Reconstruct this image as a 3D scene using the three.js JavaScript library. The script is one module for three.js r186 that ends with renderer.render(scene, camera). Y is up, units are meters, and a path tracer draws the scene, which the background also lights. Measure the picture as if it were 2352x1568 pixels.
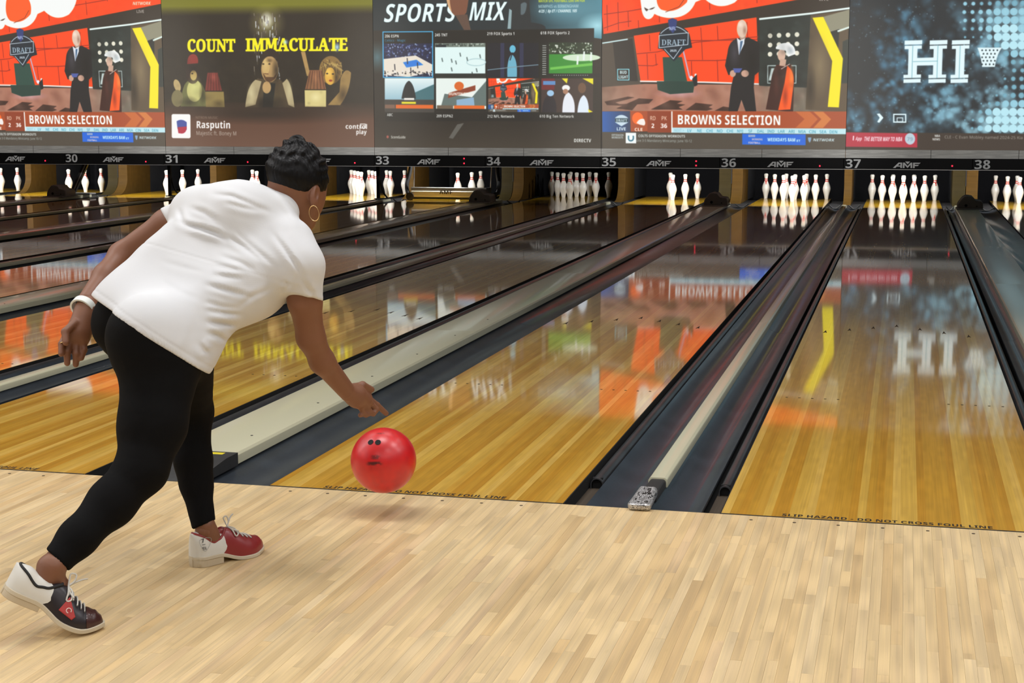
import * as THREE from 'three';
import { RectAreaLightUniformsLib } from 'three/addons/lights/RectAreaLightUniformsLib.js';
import { RoundedBoxGeometry } from 'three/addons/geometries/RoundedBoxGeometry.js';
import { mergeGeometries, mergeVertices, toCreasedNormals } from 'three/addons/utils/BufferGeometryUtils.js';
import { FontLoader } from 'three/addons/loaders/FontLoader.js';

// ------------------------------------------------------------------ camera, light, exposure
RectAreaLightUniformsLib.init();
const scene = new THREE.Scene();
scene.background = new THREE.Color(0x000000);
const camera = new THREE.PerspectiveCamera(24.8455, 1.5, 0.05, 100);
camera.position.set(0.0169, 1.2929, 4.9676);
camera.lookAt(0.0169 - 2.42132, 1.2929 - 1.456769, 4.9676 - 9.592447);
camera.rotateZ(-0.000788);
scene.add(camera);

const renderer = new THREE.WebGLRenderer({ antialias: true });
renderer.toneMapping = THREE.LinearToneMapping;
renderer.toneMappingExposure = 1.0;
renderer.shadowMap.enabled = true;
renderer.shadowMap.type = THREE.PCFSoftShadowMap;

const ROOM = { x0: -19.5, x1: 6.2, z0: -20.6, z1: 11.5, h: 3.9 };
const PANEL_LIGHT = 11.5;       // unseen ceiling troffers, placed to light the approach and the seating
const PIN_LIGHT = 390.0;         // lamp above each pin deck
const PROJECTOR_LIGHT = 66;      // candela of each unseen projector's wash over screens and beam
const TUBE_WHITE = new THREE.Color().setRGB(0.985, 0.985, 1.0);
const TROFFER_ROWS = [[-1.9, 0.5], [0.4, 1.7], [3.2, 0.9], [5.9, 0.8], [8.4, 0.8]];
const TROFFER_COLUMNS = [-14.7, -12.1, -9.5, -6.9, -4.3, -1.7, 0.9, 3.5];

// ------------------------------------------------------------------ helpers
const taken = new Map();
function numbered(name) {
  const n = taken.get(name) ?? 0; taken.set(name, n + 1);
  return n ? name + '_' + String(n).padStart(3, '0') : name;
}
function rng(seed) {
  let a = seed >>> 0;
  return () => { a = (a + 0x6d2b79f5) | 0; let t = Math.imul(a ^ (a >>> 15), 1 | a); t = (t + Math.imul(t ^ (t >>> 7), 61 | t)) ^ t; return ((t ^ (t >>> 14)) >>> 0) / 4294967296; };
}
const NUMBER = { 28: 'twenty-eight', 29: 'twenty-nine', 30: 'thirty', 31: 'thirty-one', 32: 'thirty-two', 33: 'thirty-three', 34: 'thirty-four', 35: 'thirty-five', 36: 'thirty-six', 37: 'thirty-seven', 38: 'thirty-eight' };
const V = (x, y, z) => new THREE.Vector3(x, y, z);
const clamp = (x, a, b) => Math.min(b, Math.max(a, x));
const lerp = (a, b, t) => a + (b - a) * t;
const smooth = (a, b, x) => { const t = clamp((x - a) / (b - a), 0, 1); return t * t * (3 - 2 * t); };
function shade(o) { o.traverse((m) => { if (m.isMesh) { m.castShadow = true; m.receiveShadow = true; } }); }
function thing(name, label, category, at = [0, 0, 0], turn = 0, group) {
  const o = new THREE.Group(); o.name = numbered(name); o.position.set(...at); o.rotation.y = turn;
  o.userData = { label, category }; if (group) o.userData.group = group;
  scene.add(o); return o;
}
function part(parent, name, geo, mat, label) {
  const m = new THREE.Mesh(geo, mat); m.name = name; m.castShadow = m.receiveShadow = true;
  if (label) m.userData.label = label;
  parent.add(m); return m;
}
function single(name, geo, mat, label, category, group) {
  const m = new THREE.Mesh(geo, mat); m.name = numbered(name); m.castShadow = m.receiveShadow = true;
  m.userData = { label, category }; if (group) m.userData.group = group;
  scene.add(m); return m;
}
function structure(name, geo, mat, label, category) {
  const m = new THREE.Mesh(geo, mat); m.name = name; m.castShadow = m.receiveShadow = true;
  m.userData = { kind: 'structure', label, category }; scene.add(m); return m;
}
function box(x0, x1, y0, y1, z0, z1) {
  const g = new THREE.BoxGeometry(x1 - x0, y1 - y0, z1 - z0); g.translate((x0 + x1) / 2, (y0 + y1) / 2, (z0 + z1) / 2); return g;
}
function rbox(x0, x1, y0, y1, z0, z1, r = 0.004, s = 2) {
  const g = new RoundedBoxGeometry(x1 - x0, y1 - y0, z1 - z0, s, r); g.translate((x0 + x1) / 2, (y0 + y1) / 2, (z0 + z1) / 2); return g;
}
// a closed outline in (x, y) drawn out along z
function prism(outline, z0, z1, crease = 0.7) {
  const s = new THREE.Shape(outline.map(([x, y]) => new THREE.Vector2(x, y)));
  const g = new THREE.ExtrudeGeometry(s, { depth: z1 - z0, bevelEnabled: false, curveSegments: 6 }); g.translate(0, 0, z0);
  return toCreasedNormals(g, crease);
}
function tube(points, r, seg = 24, rad = 8, closed = false) {
  return new THREE.TubeGeometry(new THREE.CatmullRomCurve3(points.map((p) => (p.isVector3 ? p : V(...p))), closed), seg, r, rad, closed);
}
const lin = (r, g, b) => new THREE.Color().setRGB(r, g, b);
const std = (color, roughness = 0.6, extra = {}) => new THREE.MeshStandardMaterial({ color, roughness, ...extra });
const phys = (color, roughness = 0.5, extra = {}) => new THREE.MeshPhysicalMaterial({ color, roughness, ...extra });

// ------------------------------------------------------------------ procedural textures
function hash2(x, y, s) { let h = Math.imul(x | 0, 374761393) ^ Math.imul(y | 0, 668265263) ^ Math.imul(s | 0, 2147483647); h = Math.imul(h ^ (h >>> 13), 1274126177); return ((h ^ (h >>> 16)) >>> 0) / 4294967296; }
function vnoise(x, y, s, px = 1 << 20, py = 1 << 20) {
  const xi = Math.floor(x), yi = Math.floor(y), fx = x - xi, fy = y - yi, u = fx * fx * (3 - 2 * fx), v = fy * fy * (3 - 2 * fy);
  const m = (a, b) => ((a % b) + b) % b, h = (a, b) => hash2(m(a, px), m(b, py), s);
  return lerp(lerp(h(xi, yi), h(xi + 1, yi), u), lerp(h(xi, yi + 1), h(xi + 1, yi + 1), u), v);
}
function dataTex(w, h, f, srgb = true) {
  const d = new Uint8Array(w * h * 4);
  for (let y = 0; y < h; y++) for (let x = 0; x < w; x++) {
    const c = f(x, y), o = (y * w + x) * 4;
    d[o] = clamp(c[0], 0, 255); d[o + 1] = clamp(c[1], 0, 255); d[o + 2] = clamp(c[2], 0, 255); d[o + 3] = 255;
  }
  const t = new THREE.DataTexture(d, w, h); t.magFilter = t.minFilter = THREE.LinearFilter; t.wrapS = t.wrapT = THREE.RepeatWrapping;
  if (srgb) t.colorSpace = THREE.SRGBColorSpace; t.needsUpdate = true; return t;
}
// wood grain: u across the boards, v along them; light and slightly warm streaks, short dark pores, a few mineral flecks
const grainTex = dataTex(512, 512, (x, y) => {
  const a = vnoise(x / 3, y / 90, 11, 171, 6), b = vnoise(x / 10, y / 150, 12, 51, 4), c = vnoise(x / 60, y / 60, 13, 9, 9), d = vnoise(x / 1.6, y / 26, 14, 320, 20);
  const fleck = 0.3 * Math.max(0, vnoise(x / 14, y / 24, 15, 37, 21) - 0.86);
  const v = 0.88 + 0.05 * (a - 0.5) + 0.08 * (b - 0.5) + 0.13 * (c - 0.5) - (d > 0.9 ? 0.02 : 0) - fleck;
  const s = 255 * Math.min(1, v + 0.06);
  return [s, s * (0.985 - 0.05 * fleck), s * (0.965 - 0.35 * fleck - 0.03 * (b - 0.5))];
});
const laneGrainTex = dataTex(512, 512, (x, y) => {
  const a = vnoise(x / 3, y / 130, 21, 171, 4), b = vnoise(x / 9, y / 60, 22, 57, 9), c = vnoise(x / 40, y / 25, 23, 13, 21);
  const s = 255 * (0.93 + 0.08 * (a - 0.5) + 0.06 * (b - 0.5) + 0.06 * (c - 0.5));
  return [s, s * 0.99, s * 0.97];
});
const speckTex = dataTex(256, 256, (x, y) => {
  const n = vnoise(x / 1.5, y / 1.5, 31, 171, 171), m = vnoise(x / 28, y / 28, 32, 9, 9), s = 255 * (0.9 + 0.1 * (n - 0.5) + 0.14 * (m - 0.5));
  return [s, s, s];
});
const scuffTex = dataTex(512, 512, (x, y) => {   // scuffed metal: patches of bare bright metal and grime
  const n = 0.6 * vnoise(x / 60, y / 60, 41, 9, 9) + 0.4 * vnoise(x / 18, y / 18, 42, 29, 29), s = n > 0.62 ? 70 : n > 0.45 ? 240 : 150 + 60 * vnoise(x / 5, y / 5, 43, 103, 103);
  return [s, s, s];
});
const waveBump = dataTex(64, 512, (x, y) => { const s = 255 * (0.55 * vnoise(x / 40, y / 60, 91, 2, 9) + 0.3 * vnoise(x / 20, y / 26, 92, 4, 20) + 0.15 * vnoise(x / 16, y / 9, 93, 4, 57)); return [s, s, s]; }, false);   // slight waviness of the lane surface
const knitBump = dataTex(128, 128, (x, y) => { const s = 128 + 50 * Math.sin(x / 128 * Math.PI * 2 * 32) * Math.sin(y / 128 * Math.PI * 2 * 32) + 30 * (hash2(x, y, 5) - 0.5); return [s, s, s]; }, false);
const font = await new FontLoader().loadAsync('fonts/droid/droid_sans_bold.typeface.json');
function textShape(str, size, width, depth = 0) {   // centred flat lettering, scaled to the given width
  const shapes = font.generateShapes(str, size);
  const g = depth ? new THREE.ExtrudeGeometry(shapes, { depth, bevelEnabled: false, curveSegments: 4 }) : new THREE.ShapeGeometry(shapes, 4);
  g.computeBoundingBox(); const b = g.boundingBox, w = b.max.x - b.min.x;
  g.translate(-(b.min.x + b.max.x) / 2, -(b.min.y + b.max.y) / 2, 0);
  if (width) g.scale(width / w, 1, 1);
  return g;
}
// ------------------------------------------------------------------ the hall
const M = {
  wall: std(lin(0.32, 0.3, 0.28), 0.9, { map: speckTex }),
  ceiling: std(lin(0.2, 0.19, 0.18), 0.95),
  black: std(lin(0.012, 0.012, 0.013), 0.7),
  blackGloss: phys(lin(0.004, 0.0035, 0.003), 0.55, { specularIntensity: 0.25 }),
  curtain: std(lin(0.01, 0.01, 0.012), 0.95),
  subfloor: std(lin(0.14, 0.085, 0.04), 0.9),
  slate: phys(lin(0.044, 0.056, 0.072), 0.42, { map: speckTex, clearcoat: 0.3, clearcoatRoughness: 0.13 }),
  rail: phys(lin(0.05, 0.052, 0.056), 0.4, { map: speckTex, clearcoat: 0.3, clearcoatRoughness: 0.25 }),
  recess: std(lin(0.006, 0.006, 0.006), 0.8),
  ledge: std(lin(0.1, 0.075, 0.052), 0.6, { map: speckTex }),
  cream: phys(lin(0.66, 0.64, 0.455), 0.4, { clearcoat: 0.55, clearcoatRoughness: 0.14 }),
  tan: phys(lin(0.1, 0.055, 0.012), 0.6, { specularIntensity: 0.2, map: laneGrainTex }),
  olive: phys(lin(0.042, 0.032, 0.011), 0.65, { specularIntensity: 0.2, map: laneGrainTex }),
  brownEdge: phys(lin(0.2, 0.11, 0.045), 0.4),
  greyCover: std(lin(0.28, 0.265, 0.26), 0.75),
  steel: std(lin(0.8, 0.8, 0.8), 0.36, { metalness: 0.55, map: scuffTex }),
  steelPlain: std(lin(0.6, 0.58, 0.54), 0.35, { metalness: 0.85 }),
  castGrey: std(lin(0.04, 0.04, 0.04), 0.55, { map: speckTex }),
  lip: std(lin(0.09, 0.095, 0.085), 0.5),
  print: std(lin(0.6, 0.6, 0.58), 0.7),
  arrowInk: std(lin(0.07, 0.045, 0.025), 0.6),
  ink: std(lin(0.02, 0.016, 0.012), 0.6),
  led: std(lin(0.3, 0.01, 0.02), 0.5, { emissive: lin(1.0, 0.02, 0.06), emissiveIntensity: 1.6 }),
  white: std(lin(0.75, 0.75, 0.73), 0.6),
};
{
  const { x0, x1, z0, z1, h } = ROOM, t = 0.2;
  structure('wall_left', box(x0 - t, x0, -0.4, h + t, z0 - t, z1 + t), M.wall, 'plain left wall of the bowling hall', 'wall');
  structure('wall_right', box(x1, x1 + t, -0.4, h + t, z0 - t, z1 + t), M.wall, 'plain right wall of the bowling hall', 'wall');
  structure('wall_back', box(x0, x1, -0.4, h + t, z1, z1 + t), M.wall, 'plain rear wall behind the seating', 'wall');
  structure('wall_pit', box(x0, x1, -0.4, h + t, z0 - t, z0), M.curtain, 'black wall at the back of the pin pits', 'wall');
  structure('unseen_bulkhead', box(x0, x1, 2.2, h, -3.45, -3.25), M.ceiling, 'unseen bulkhead under the ceiling that darkens the far lanes', 'bulkhead');  // out of view, placed to keep the approach light off the far lanes
  structure('ceiling', box(x0, x1, h, h + t, z0, z1), M.ceiling, 'dark grey flat ceiling above lanes and approach', 'ceiling');
}

// lane positions: centre of each lane, from the lane at the right edge of the picture towards the left
const NARROW = 1.5838, WIDE = 1.7763, HALF = 0.527, LANE_END = -19.16, HEAD = -18.288, ROW = 0.264;
const LANE = { 38: WIDE, 37: 0 };                 // keyed by the number painted over the gap at the lane's left side
{ let x = 0; for (let n = 36, i = 0; n >= 28; n--, i++) { x -= i % 2 === 0 ? NARROW : WIDE; LANE[n] = x; } }

// ------------------------------------------------------------------ approach floor of maple strips
{
  const floor = new THREE.Group(); floor.name = 'floor'; floor.userData = { kind: 'structure', label: 'pale maple strip floor of the bowling approach', category: 'floor' }; scene.add(floor);
  part(floor, 'subfloor', box(ROOM.x0, ROOM.x1, -0.4, -0.014, 0.031, ROOM.z1), M.subfloor);
  const tones = [[0.8, 0.615, 0.345], [0.83, 0.645, 0.37], [0.77, 0.575, 0.31], [0.84, 0.665, 0.395], [0.73, 0.53, 0.275], [0.81, 0.625, 0.355], [0.79, 0.6, 0.33], [0.78, 0.585, 0.345]];
  const mats = tones.map((c) => phys(lin(...c), 0.42, { map: grainTex, clearcoat: 0.18, clearcoatRoughness: 0.3 }));
  const r = rng(77), W = 0.0285, GAP = 0.00019, list = [];
  const zFar = 0.032;
  for (let x = ROOM.x0; x < ROOM.x1 - W; x += W) {
    let z = zFar, first = true;
    while (z < ROOM.z1 - 0.05) {
      let len = first ? 0.12 + r() * 0.85 : 0.35 + r() * 0.85; first = false;
      const z1 = Math.min(ROOM.z1, z + len);
      list.push([x, z, z1, r(), r(), r(), r()]); z = z1;
    }
  }
  const geo = ([x, z0, z1, , u, v, dy], top) => {
    const g = box(x + GAP, x + W - GAP, -0.014, 0 - (dy > 0.8 ? 0.0002 : 0), z0 + GAP * 0.7, z1 - GAP * 0.7), p = g.attributes.position, uv = g.attributes.uv;
    for (let i = 0; i < p.count; i++) uv.setXY(i, u + (p.getX(i) - x) / 0.42, v + (p.getZ(i) - z0) / 1.3);
    return g;
  };
  const seen = ([x, z0, z1]) => {   // nearest strips that the picture shows
    const cx = x + W / 2, cz = Math.min(z1, 1.7), left = -3.2 + 0.62 * Math.max(0, z0), right = 0.5 - 0.07 * z0;
    return cx > left && cx < right && z0 < 1.95 && cz > 0;
  };
  const inView = list.filter(seen).map((p) => { const dx = p[0] - 0.017, z = Math.min((p[1] + p[2]) / 2, 1.8), dz = 4.97 - z; return [(Math.min(p[2], 1.95) - p[1]) / (dx * dx + dz * dz), p]; }).sort((a, b) => b[0] - a[0]);
  const near = new Set(inView.slice(0, 300).map((e) => e[1]));
  const tone = (p) => { const t = p[3]; return t < 0.17 ? 0 : t < 0.36 ? 1 : t < 0.5 ? 2 : t < 0.62 ? 3 : t < 0.7 ? 4 : t < 0.86 ? 5 : t < 0.94 ? 6 : 7; };
  const rest = tones.map(() => []);
  for (const p of list) near.has(p) ? part(floor, 'plank', geo(p), mats[tone(p)]) : rest[tone(p)].push(geo(p));
  rest.forEach((gs, i) => { const m = part(floor, 'plank_field', mergeGeometries(gs), mats[i]); m.userData.kind = 'stuff'; });
  // the row of round guide dots let into the strips just before the foul line, seven to a lane
  const dot = new THREE.CylinderGeometry(0.0056, 0.0056, 0.0012, 14);
  for (const n of [37, 36, 35]) for (let i = 0; i < 7; i++) { const d = part(floor, 'guide_dot', dot, M.arrowInk); d.position.set(LANE[n] - 0.424 + i * 0.1372, 0.0001, 0.084); }
}

// ------------------------------------------------------------------ lanes
const laneTones = { l: [0.84, 0.53, 0.1], m: [0.76, 0.43, 0.062], d: [0.67, 0.345, 0.038], a: [0.71, 0.39, 0.048], e: [0.9, 0.58, 0.13], g: [0.79, 0.49, 0.085] };
const laneMat = {};
for (const [k, c] of Object.entries(laneTones)) laneMat[k] = phys(lin(...c), 0.4, { map: laneGrainTex, bumpMap: waveBump, bumpScale: 0.0003, clearcoat: 1, clearcoatRoughness: 0.045, specularIntensity: 0.25 });
const laneOrder = 'eadamlddglemmaadladmelldaaadlgmdadlemad';   // tone of the 39 boards
const stripeTex = dataTex(512, 64, (x, y) => {   // far lanes: the boards are too fine to tell apart
  const k = laneOrder[Math.min(38, Math.floor(x / 512 * 39))], c = laneTones[k], n = 0.95 + 0.1 * vnoise(x / 2, y / 8, 51, 256, 8);
  return c.map((v) => 255 * Math.pow(v * n, 1 / 2.2));
});
const farLaneMat = phys(0xffffff, 0.38, { map: stripeTex, clearcoat: 1, clearcoatRoughness: 0.05, specularIntensity: 0.25 });
const DECK = -17.22, lampTintedDeckMat = phys(lin(0.72, 0.42, 0.018), 0.4, { map: laneGrainTex, clearcoat: 1, clearcoatRoughness: 0.03, specularIntensity: 0.3 });  // yellow tint of the lamp light put into the deck colour
const arrowShape = new THREE.Shape([[0, 0.06], [0.011, -0.055], [0, -0.03], [-0.011, -0.055]].map(([x, y]) => new THREE.Vector2(x, y)));
const arrowGeo = new THREE.ExtrudeGeometry(arrowShape, { depth: 0.0006, bevelEnabled: false }); arrowGeo.rotateX(-Math.PI / 2);
const dotGeo = new THREE.CylinderGeometry(0.006, 0.006, 0.001, 12);
const warning = textShape('SLIP HAZARD - DO NOT CROSS FOUL LINE', 0.031, 0.655); warning.rotateX(-Math.PI / 2);
function lane(n) {
  const boards = n >= 34 && n <= 37, cx = LANE[n];
  const label = { 37: 'glossy amber board lane mirroring the HI lettering, right foreground', 36: 'glossy amber board lane directly beyond the red ball', 35: 'glossy amber board lane passing behind the bowler towards four pins', 34: 'glossy board lane towards the unlit full rack of pins' }[n] ?? (n === 38 ? 'sliver of glossy lane at the right edge of the picture' : 'distant glossy lane ending right of number ' + NUMBER[n]);
  const o = thing('bowling_lane', label, 'lane', [cx, 0, 0], 0, 'parallel bowling lanes');
  part(o, 'lane_bed', box(-HALF, HALF, -0.09, boards ? -0.02 : 0, boards ? LANE_END : DECK, 0.02), boards ? M.recess : farLaneMat);
  if (!boards) {
    const g = o.children[0].geometry, p = g.attributes.position, uv = g.attributes.uv;
    for (let i = 0; i < p.count; i++) uv.setXY(i, (p.getX(i) + HALF) / (2 * HALF), p.getZ(i) / 3);
  } else {
    const w = 2 * HALF / 39, r = rng(500 + n);
    for (let i = 0; i < 39; i++) {
      const g = box(-HALF + i * w, -HALF + (i + 1) * w, -0.02, 0, DECK, 0.02), p = g.attributes.position, uv = g.attributes.uv, ou = r(), ov = r();
      for (let k = 0; k < p.count; k++) uv.setXY(k, ou + p.getX(k) / 0.5, ov + p.getZ(k) / 1.7);
      part(o, 'board', g, laneMat[laneOrder[(i + (37 - n) * 7) % 39]]);
    }
  }
  part(o, 'pin_deck', box(-HALF, HALF, boards ? -0.02 : -0.09, 0, LANE_END, DECK - 0.001), lampTintedDeckMat, 'pin deck, yellow lamp tint put into its colour');
  for (const s of [-1, 1]) part(o, 'edge_trim', box(s > 0 ? HALF + 0.0003 : -HALF - 0.0033, s > 0 ? HALF + 0.0033 : -HALF - 0.0003, -0.088, -0.0012, LANE_END, 0.019), M.recess, 'dark edge strip');
  if (n <= 37 && n >= 34) {
    part(o, 'foul_line', box(-HALF, HALF, -0.02, 0.0004, 0.0205, 0.0315), M.ink, 'thin black foul line');
    const w = part(o, 'foul_line_lettering', warning, M.ink, 'black warning lettering SLIP HAZARD - DO NOT CROSS FOUL LINE'); w.position.set(-0.004, 0.0006, -0.004);
    for (let i = 0; i < 10; i++) { const k = i < 5 ? -0.475 + i * 0.058 : 0.475 - (9 - i) * 0.058, d = part(o, 'lane_dot', dotGeo, M.ink); d.position.set(k, 0.0002, -2.14); }
    for (let i = -3; i <= 3; i++) { const a = part(o, 'aiming_arrow', arrowGeo, M.arrowInk, 'small dark arrow'); a.position.set(i * 0.1372, 0.0001, -4.75 + Math.abs(i) * 0.12); }
  }
  return o;
}
for (let n = 38; n >= 28; n--) lane(n);

// ------------------------------------------------------------------ gutters, dividers and bumper rails between the lanes
const Z_FAR = -17.28;
function gutter(x0, x1, label) {
  const pts = [], d = 0.036, th = 0.012, n = 12;
  for (let i = 0; i <= n; i++) { const t = i / n; pts.push([lerp(x0, x1, t), -0.014 - d * Math.pow(Math.sin(Math.PI * t), 0.8)]); }
  for (let i = n; i >= 0; i--) { const t = i / n; pts.push([lerp(x0, x1, t), -0.014 - th - d * Math.pow(Math.sin(Math.PI * t), 0.8)]); }
  const o = thing('gutter', label, 'gutter', [0, 0, 0], 0, 'gutters beside the lanes');
  const cuts = [0.03, -4.6, -9.2, -13.8, Z_FAR];
  for (let i = 0; i < 4; i++) part(o, 'gutter_section', prism(pts, cuts[i + 1] + 0.003, cuts[i], 0.9), M.slate);
  return o;
}
function roundTop(x0, x1, yb, yt, r) {   // outline with rounded upper corners
  const o = [[x0, yb]];
  for (let i = 0; i <= 6; i++) { const a = Math.PI - i / 6 * Math.PI / 2; o.push([x0 + r + r * Math.cos(a), yt - r + r * Math.sin(a)]); }
  for (let i = 0; i <= 6; i++) { const a = Math.PI / 2 - i / 6 * Math.PI / 2; o.push([x1 - r + r * Math.cos(a), yt - r + r * Math.sin(a)]); }
  o.push([x1, yb]); return o.reverse();
}
function rail(x0, x1, label) {
  const o = thing('bumper_rail', label, 'bumper rail', [0, 0, 0], 0, 'folded bumper rails along the gutters');
  const r = (x1 - x0) / 2, cx = (x0 + x1) / 2, out = [], inn = [];
  for (let i = 0; i <= 10; i++) { const a = Math.PI * i / 10; out.push([cx + r * Math.cos(a), -0.034 + r * Math.sin(a)]); inn.push([cx + (r - 0.004) * Math.cos(a), -0.034 + (r - 0.004) * Math.sin(a)]); }
  out.push([x0, -0.075]); inn.push([x0 + 0.004, -0.075]);
  part(o, 'rail', prism([...out, ...inn.reverse()], Z_FAR, -0.4, 0.9), M.rail);
  part(o, 'ledge', box(x0 - 0.006, x1 + 0.004, -0.07, -0.05, Z_FAR, -0.0005), M.ledge, 'brown wooden ledge under the rail');
  part(o, 'end_plug', box(x0 + 0.006, x1 - 0.006, -0.05, -0.012, -0.43, -0.415), M.recess);
}
function capSections(o, outline, z0, z1, mat, n) {
  for (let i = 0; i < n; i++) { const a = lerp(z0, z1, i / n), b = lerp(z0, z1, (i + 1) / n); part(o, 'cap_section', prism(outline, b + 0.0025, a, 0.9), mat); }
}
for (let n = 38; n >= 29; n--) {
  const xr = LANE[n] - HALF, xl = LANE[n - 1] + HALF, wide = n % 2 === 0, tag = 'number ' + NUMBER[n];
  structure('trim_' + (n - 28), box(xl + 0.001, xr - 0.001, -0.14, -0.09, LANE_END, 0), M.recess, 'dark bed under the divider below ' + tag, 'bed');
  if (wide) {
    const c0 = xl + 0.165, c1 = xr - 0.272;
    gutter(xl + 0.075, c0 + 0.02, 'dark gutter left of the wide cream divider below ' + tag);
    gutter(c1 - 0.03, xr - 0.008, 'broad slate gutter right of the wide cream divider below ' + tag);
    rail(xl + 0.01, xl + 0.058, 'dark bumper rail left of the wide cream divider below ' + tag);
    const o = thing('lane_divider', 'wide cream divider cap running to ' + tag, 'divider', [0, 0, 0], 0, 'wide cream caps over the ball returns');
    capSections(o, roundTop(c0, c1, -0.0135, 0.03, 0.012), -0.3, Z_FAR, M.cream, 5);
    {
      part(o, 'end_box', prismSide([[-0.302, -0.0135], [-0.302, 0.034], [-0.2, 0.034], [0.02, 0.012], [0.05, 0.002], [0.05, -0.0005], [0.002, -0.0005], [0.0, -0.0135]], c0 - 0.006, c1 + 0.008), M.castGrey, 'black and grey sloping end piece');
      part(o, 'sticker', box(c1 - 0.09, c1 - 0.035, 0.0336, 0.0345, -0.285, -0.255), std(lin(0.75, 0.62, 0.03), 0.5), 'small yellow sticker');
      const bolt = new THREE.CylinderGeometry(0.0055, 0.0055, 0.002, 10);
      for (let i = 0; i < 6; i++) { const b = part(o, 'bolt', bolt, M.recess); b.position.set(c1 - 0.075, 0.0303, -0.62 - i * 0.72); }
    }
  } else {
    const xc = (xl + xr) / 2, w = 0.034;
    gutter(xl + 0.07, xc - w + 0.012, 'slate gutter left of the narrow cream divider below ' + tag);
    gutter(xc + w - 0.012, xr - 0.07, 'slate gutter right of the narrow cream divider below ' + tag);
    rail(xl + 0.01, xl + 0.058, 'rounded bumper rail left of the narrow cream divider below ' + tag);
    rail(xr - 0.056, xr - 0.012, 'rounded bumper rail right of the narrow cream divider below ' + tag);
    const o = thing('lane_divider', 'narrow cream divider strip running to ' + tag, 'divider', [0, 0, 0], 0, 'narrow cream divider strips');
    capSections(o, roundTop(xc - w, xc + w, -0.0135, 0.02, 0.014), -0.34, Z_FAR, M.cream, 4);
    if (n === 37 || n === 35) {
      const neck = prism(roundTop(xc - 0.029, xc + 0.029, -0.0135, 0.015, 0.012), -0.345, -0.12, 0.9);
      part(o, 'end_neck', neck, M.castGrey, 'dark grey neck of the end fitting');
      const shoe = new RoundedBoxGeometry(0.074, 0.036, 0.2, 4, 0.014), p = shoe.attributes.position;
      for (let i = 0; i < p.count; i++) { const z = p.getZ(i), y = p.getY(i), t = smooth(-0.1, 0.1, z); p.setY(i, y > 0 ? y * lerp(1.15, 0.4, t * t) : y); p.setX(i, p.getX(i) * lerp(0.88, 1.06, t)); }
      shoe.computeVertexNormals(); shoe.translate(xc, 0.0185, -0.035);
      part(o, 'end_shoe', shoe, M.steel, 'scuffed bright steel shoe');
      const sc = part(o, 'screw', new THREE.CylinderGeometry(0.004, 0.004, 0.003, 10), M.recess); sc.position.set(xc + 0.004, 0.024, 0.02);
    }
  }
}
function prismSide(outline, x0, x1, crease = 0.6) {   // a closed outline in (z, y) drawn out along x
  const s = new THREE.Shape(outline.map(([z, y]) => new THREE.Vector2(-z, y)));
  const g = new THREE.ExtrudeGeometry(s, { depth: x1 - x0, bevelEnabled: false, curveSegments: 8 }); g.rotateY(Math.PI / 2); g.translate(x0, 0, 0);
  return toCreasedNormals(g, crease);
}
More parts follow.
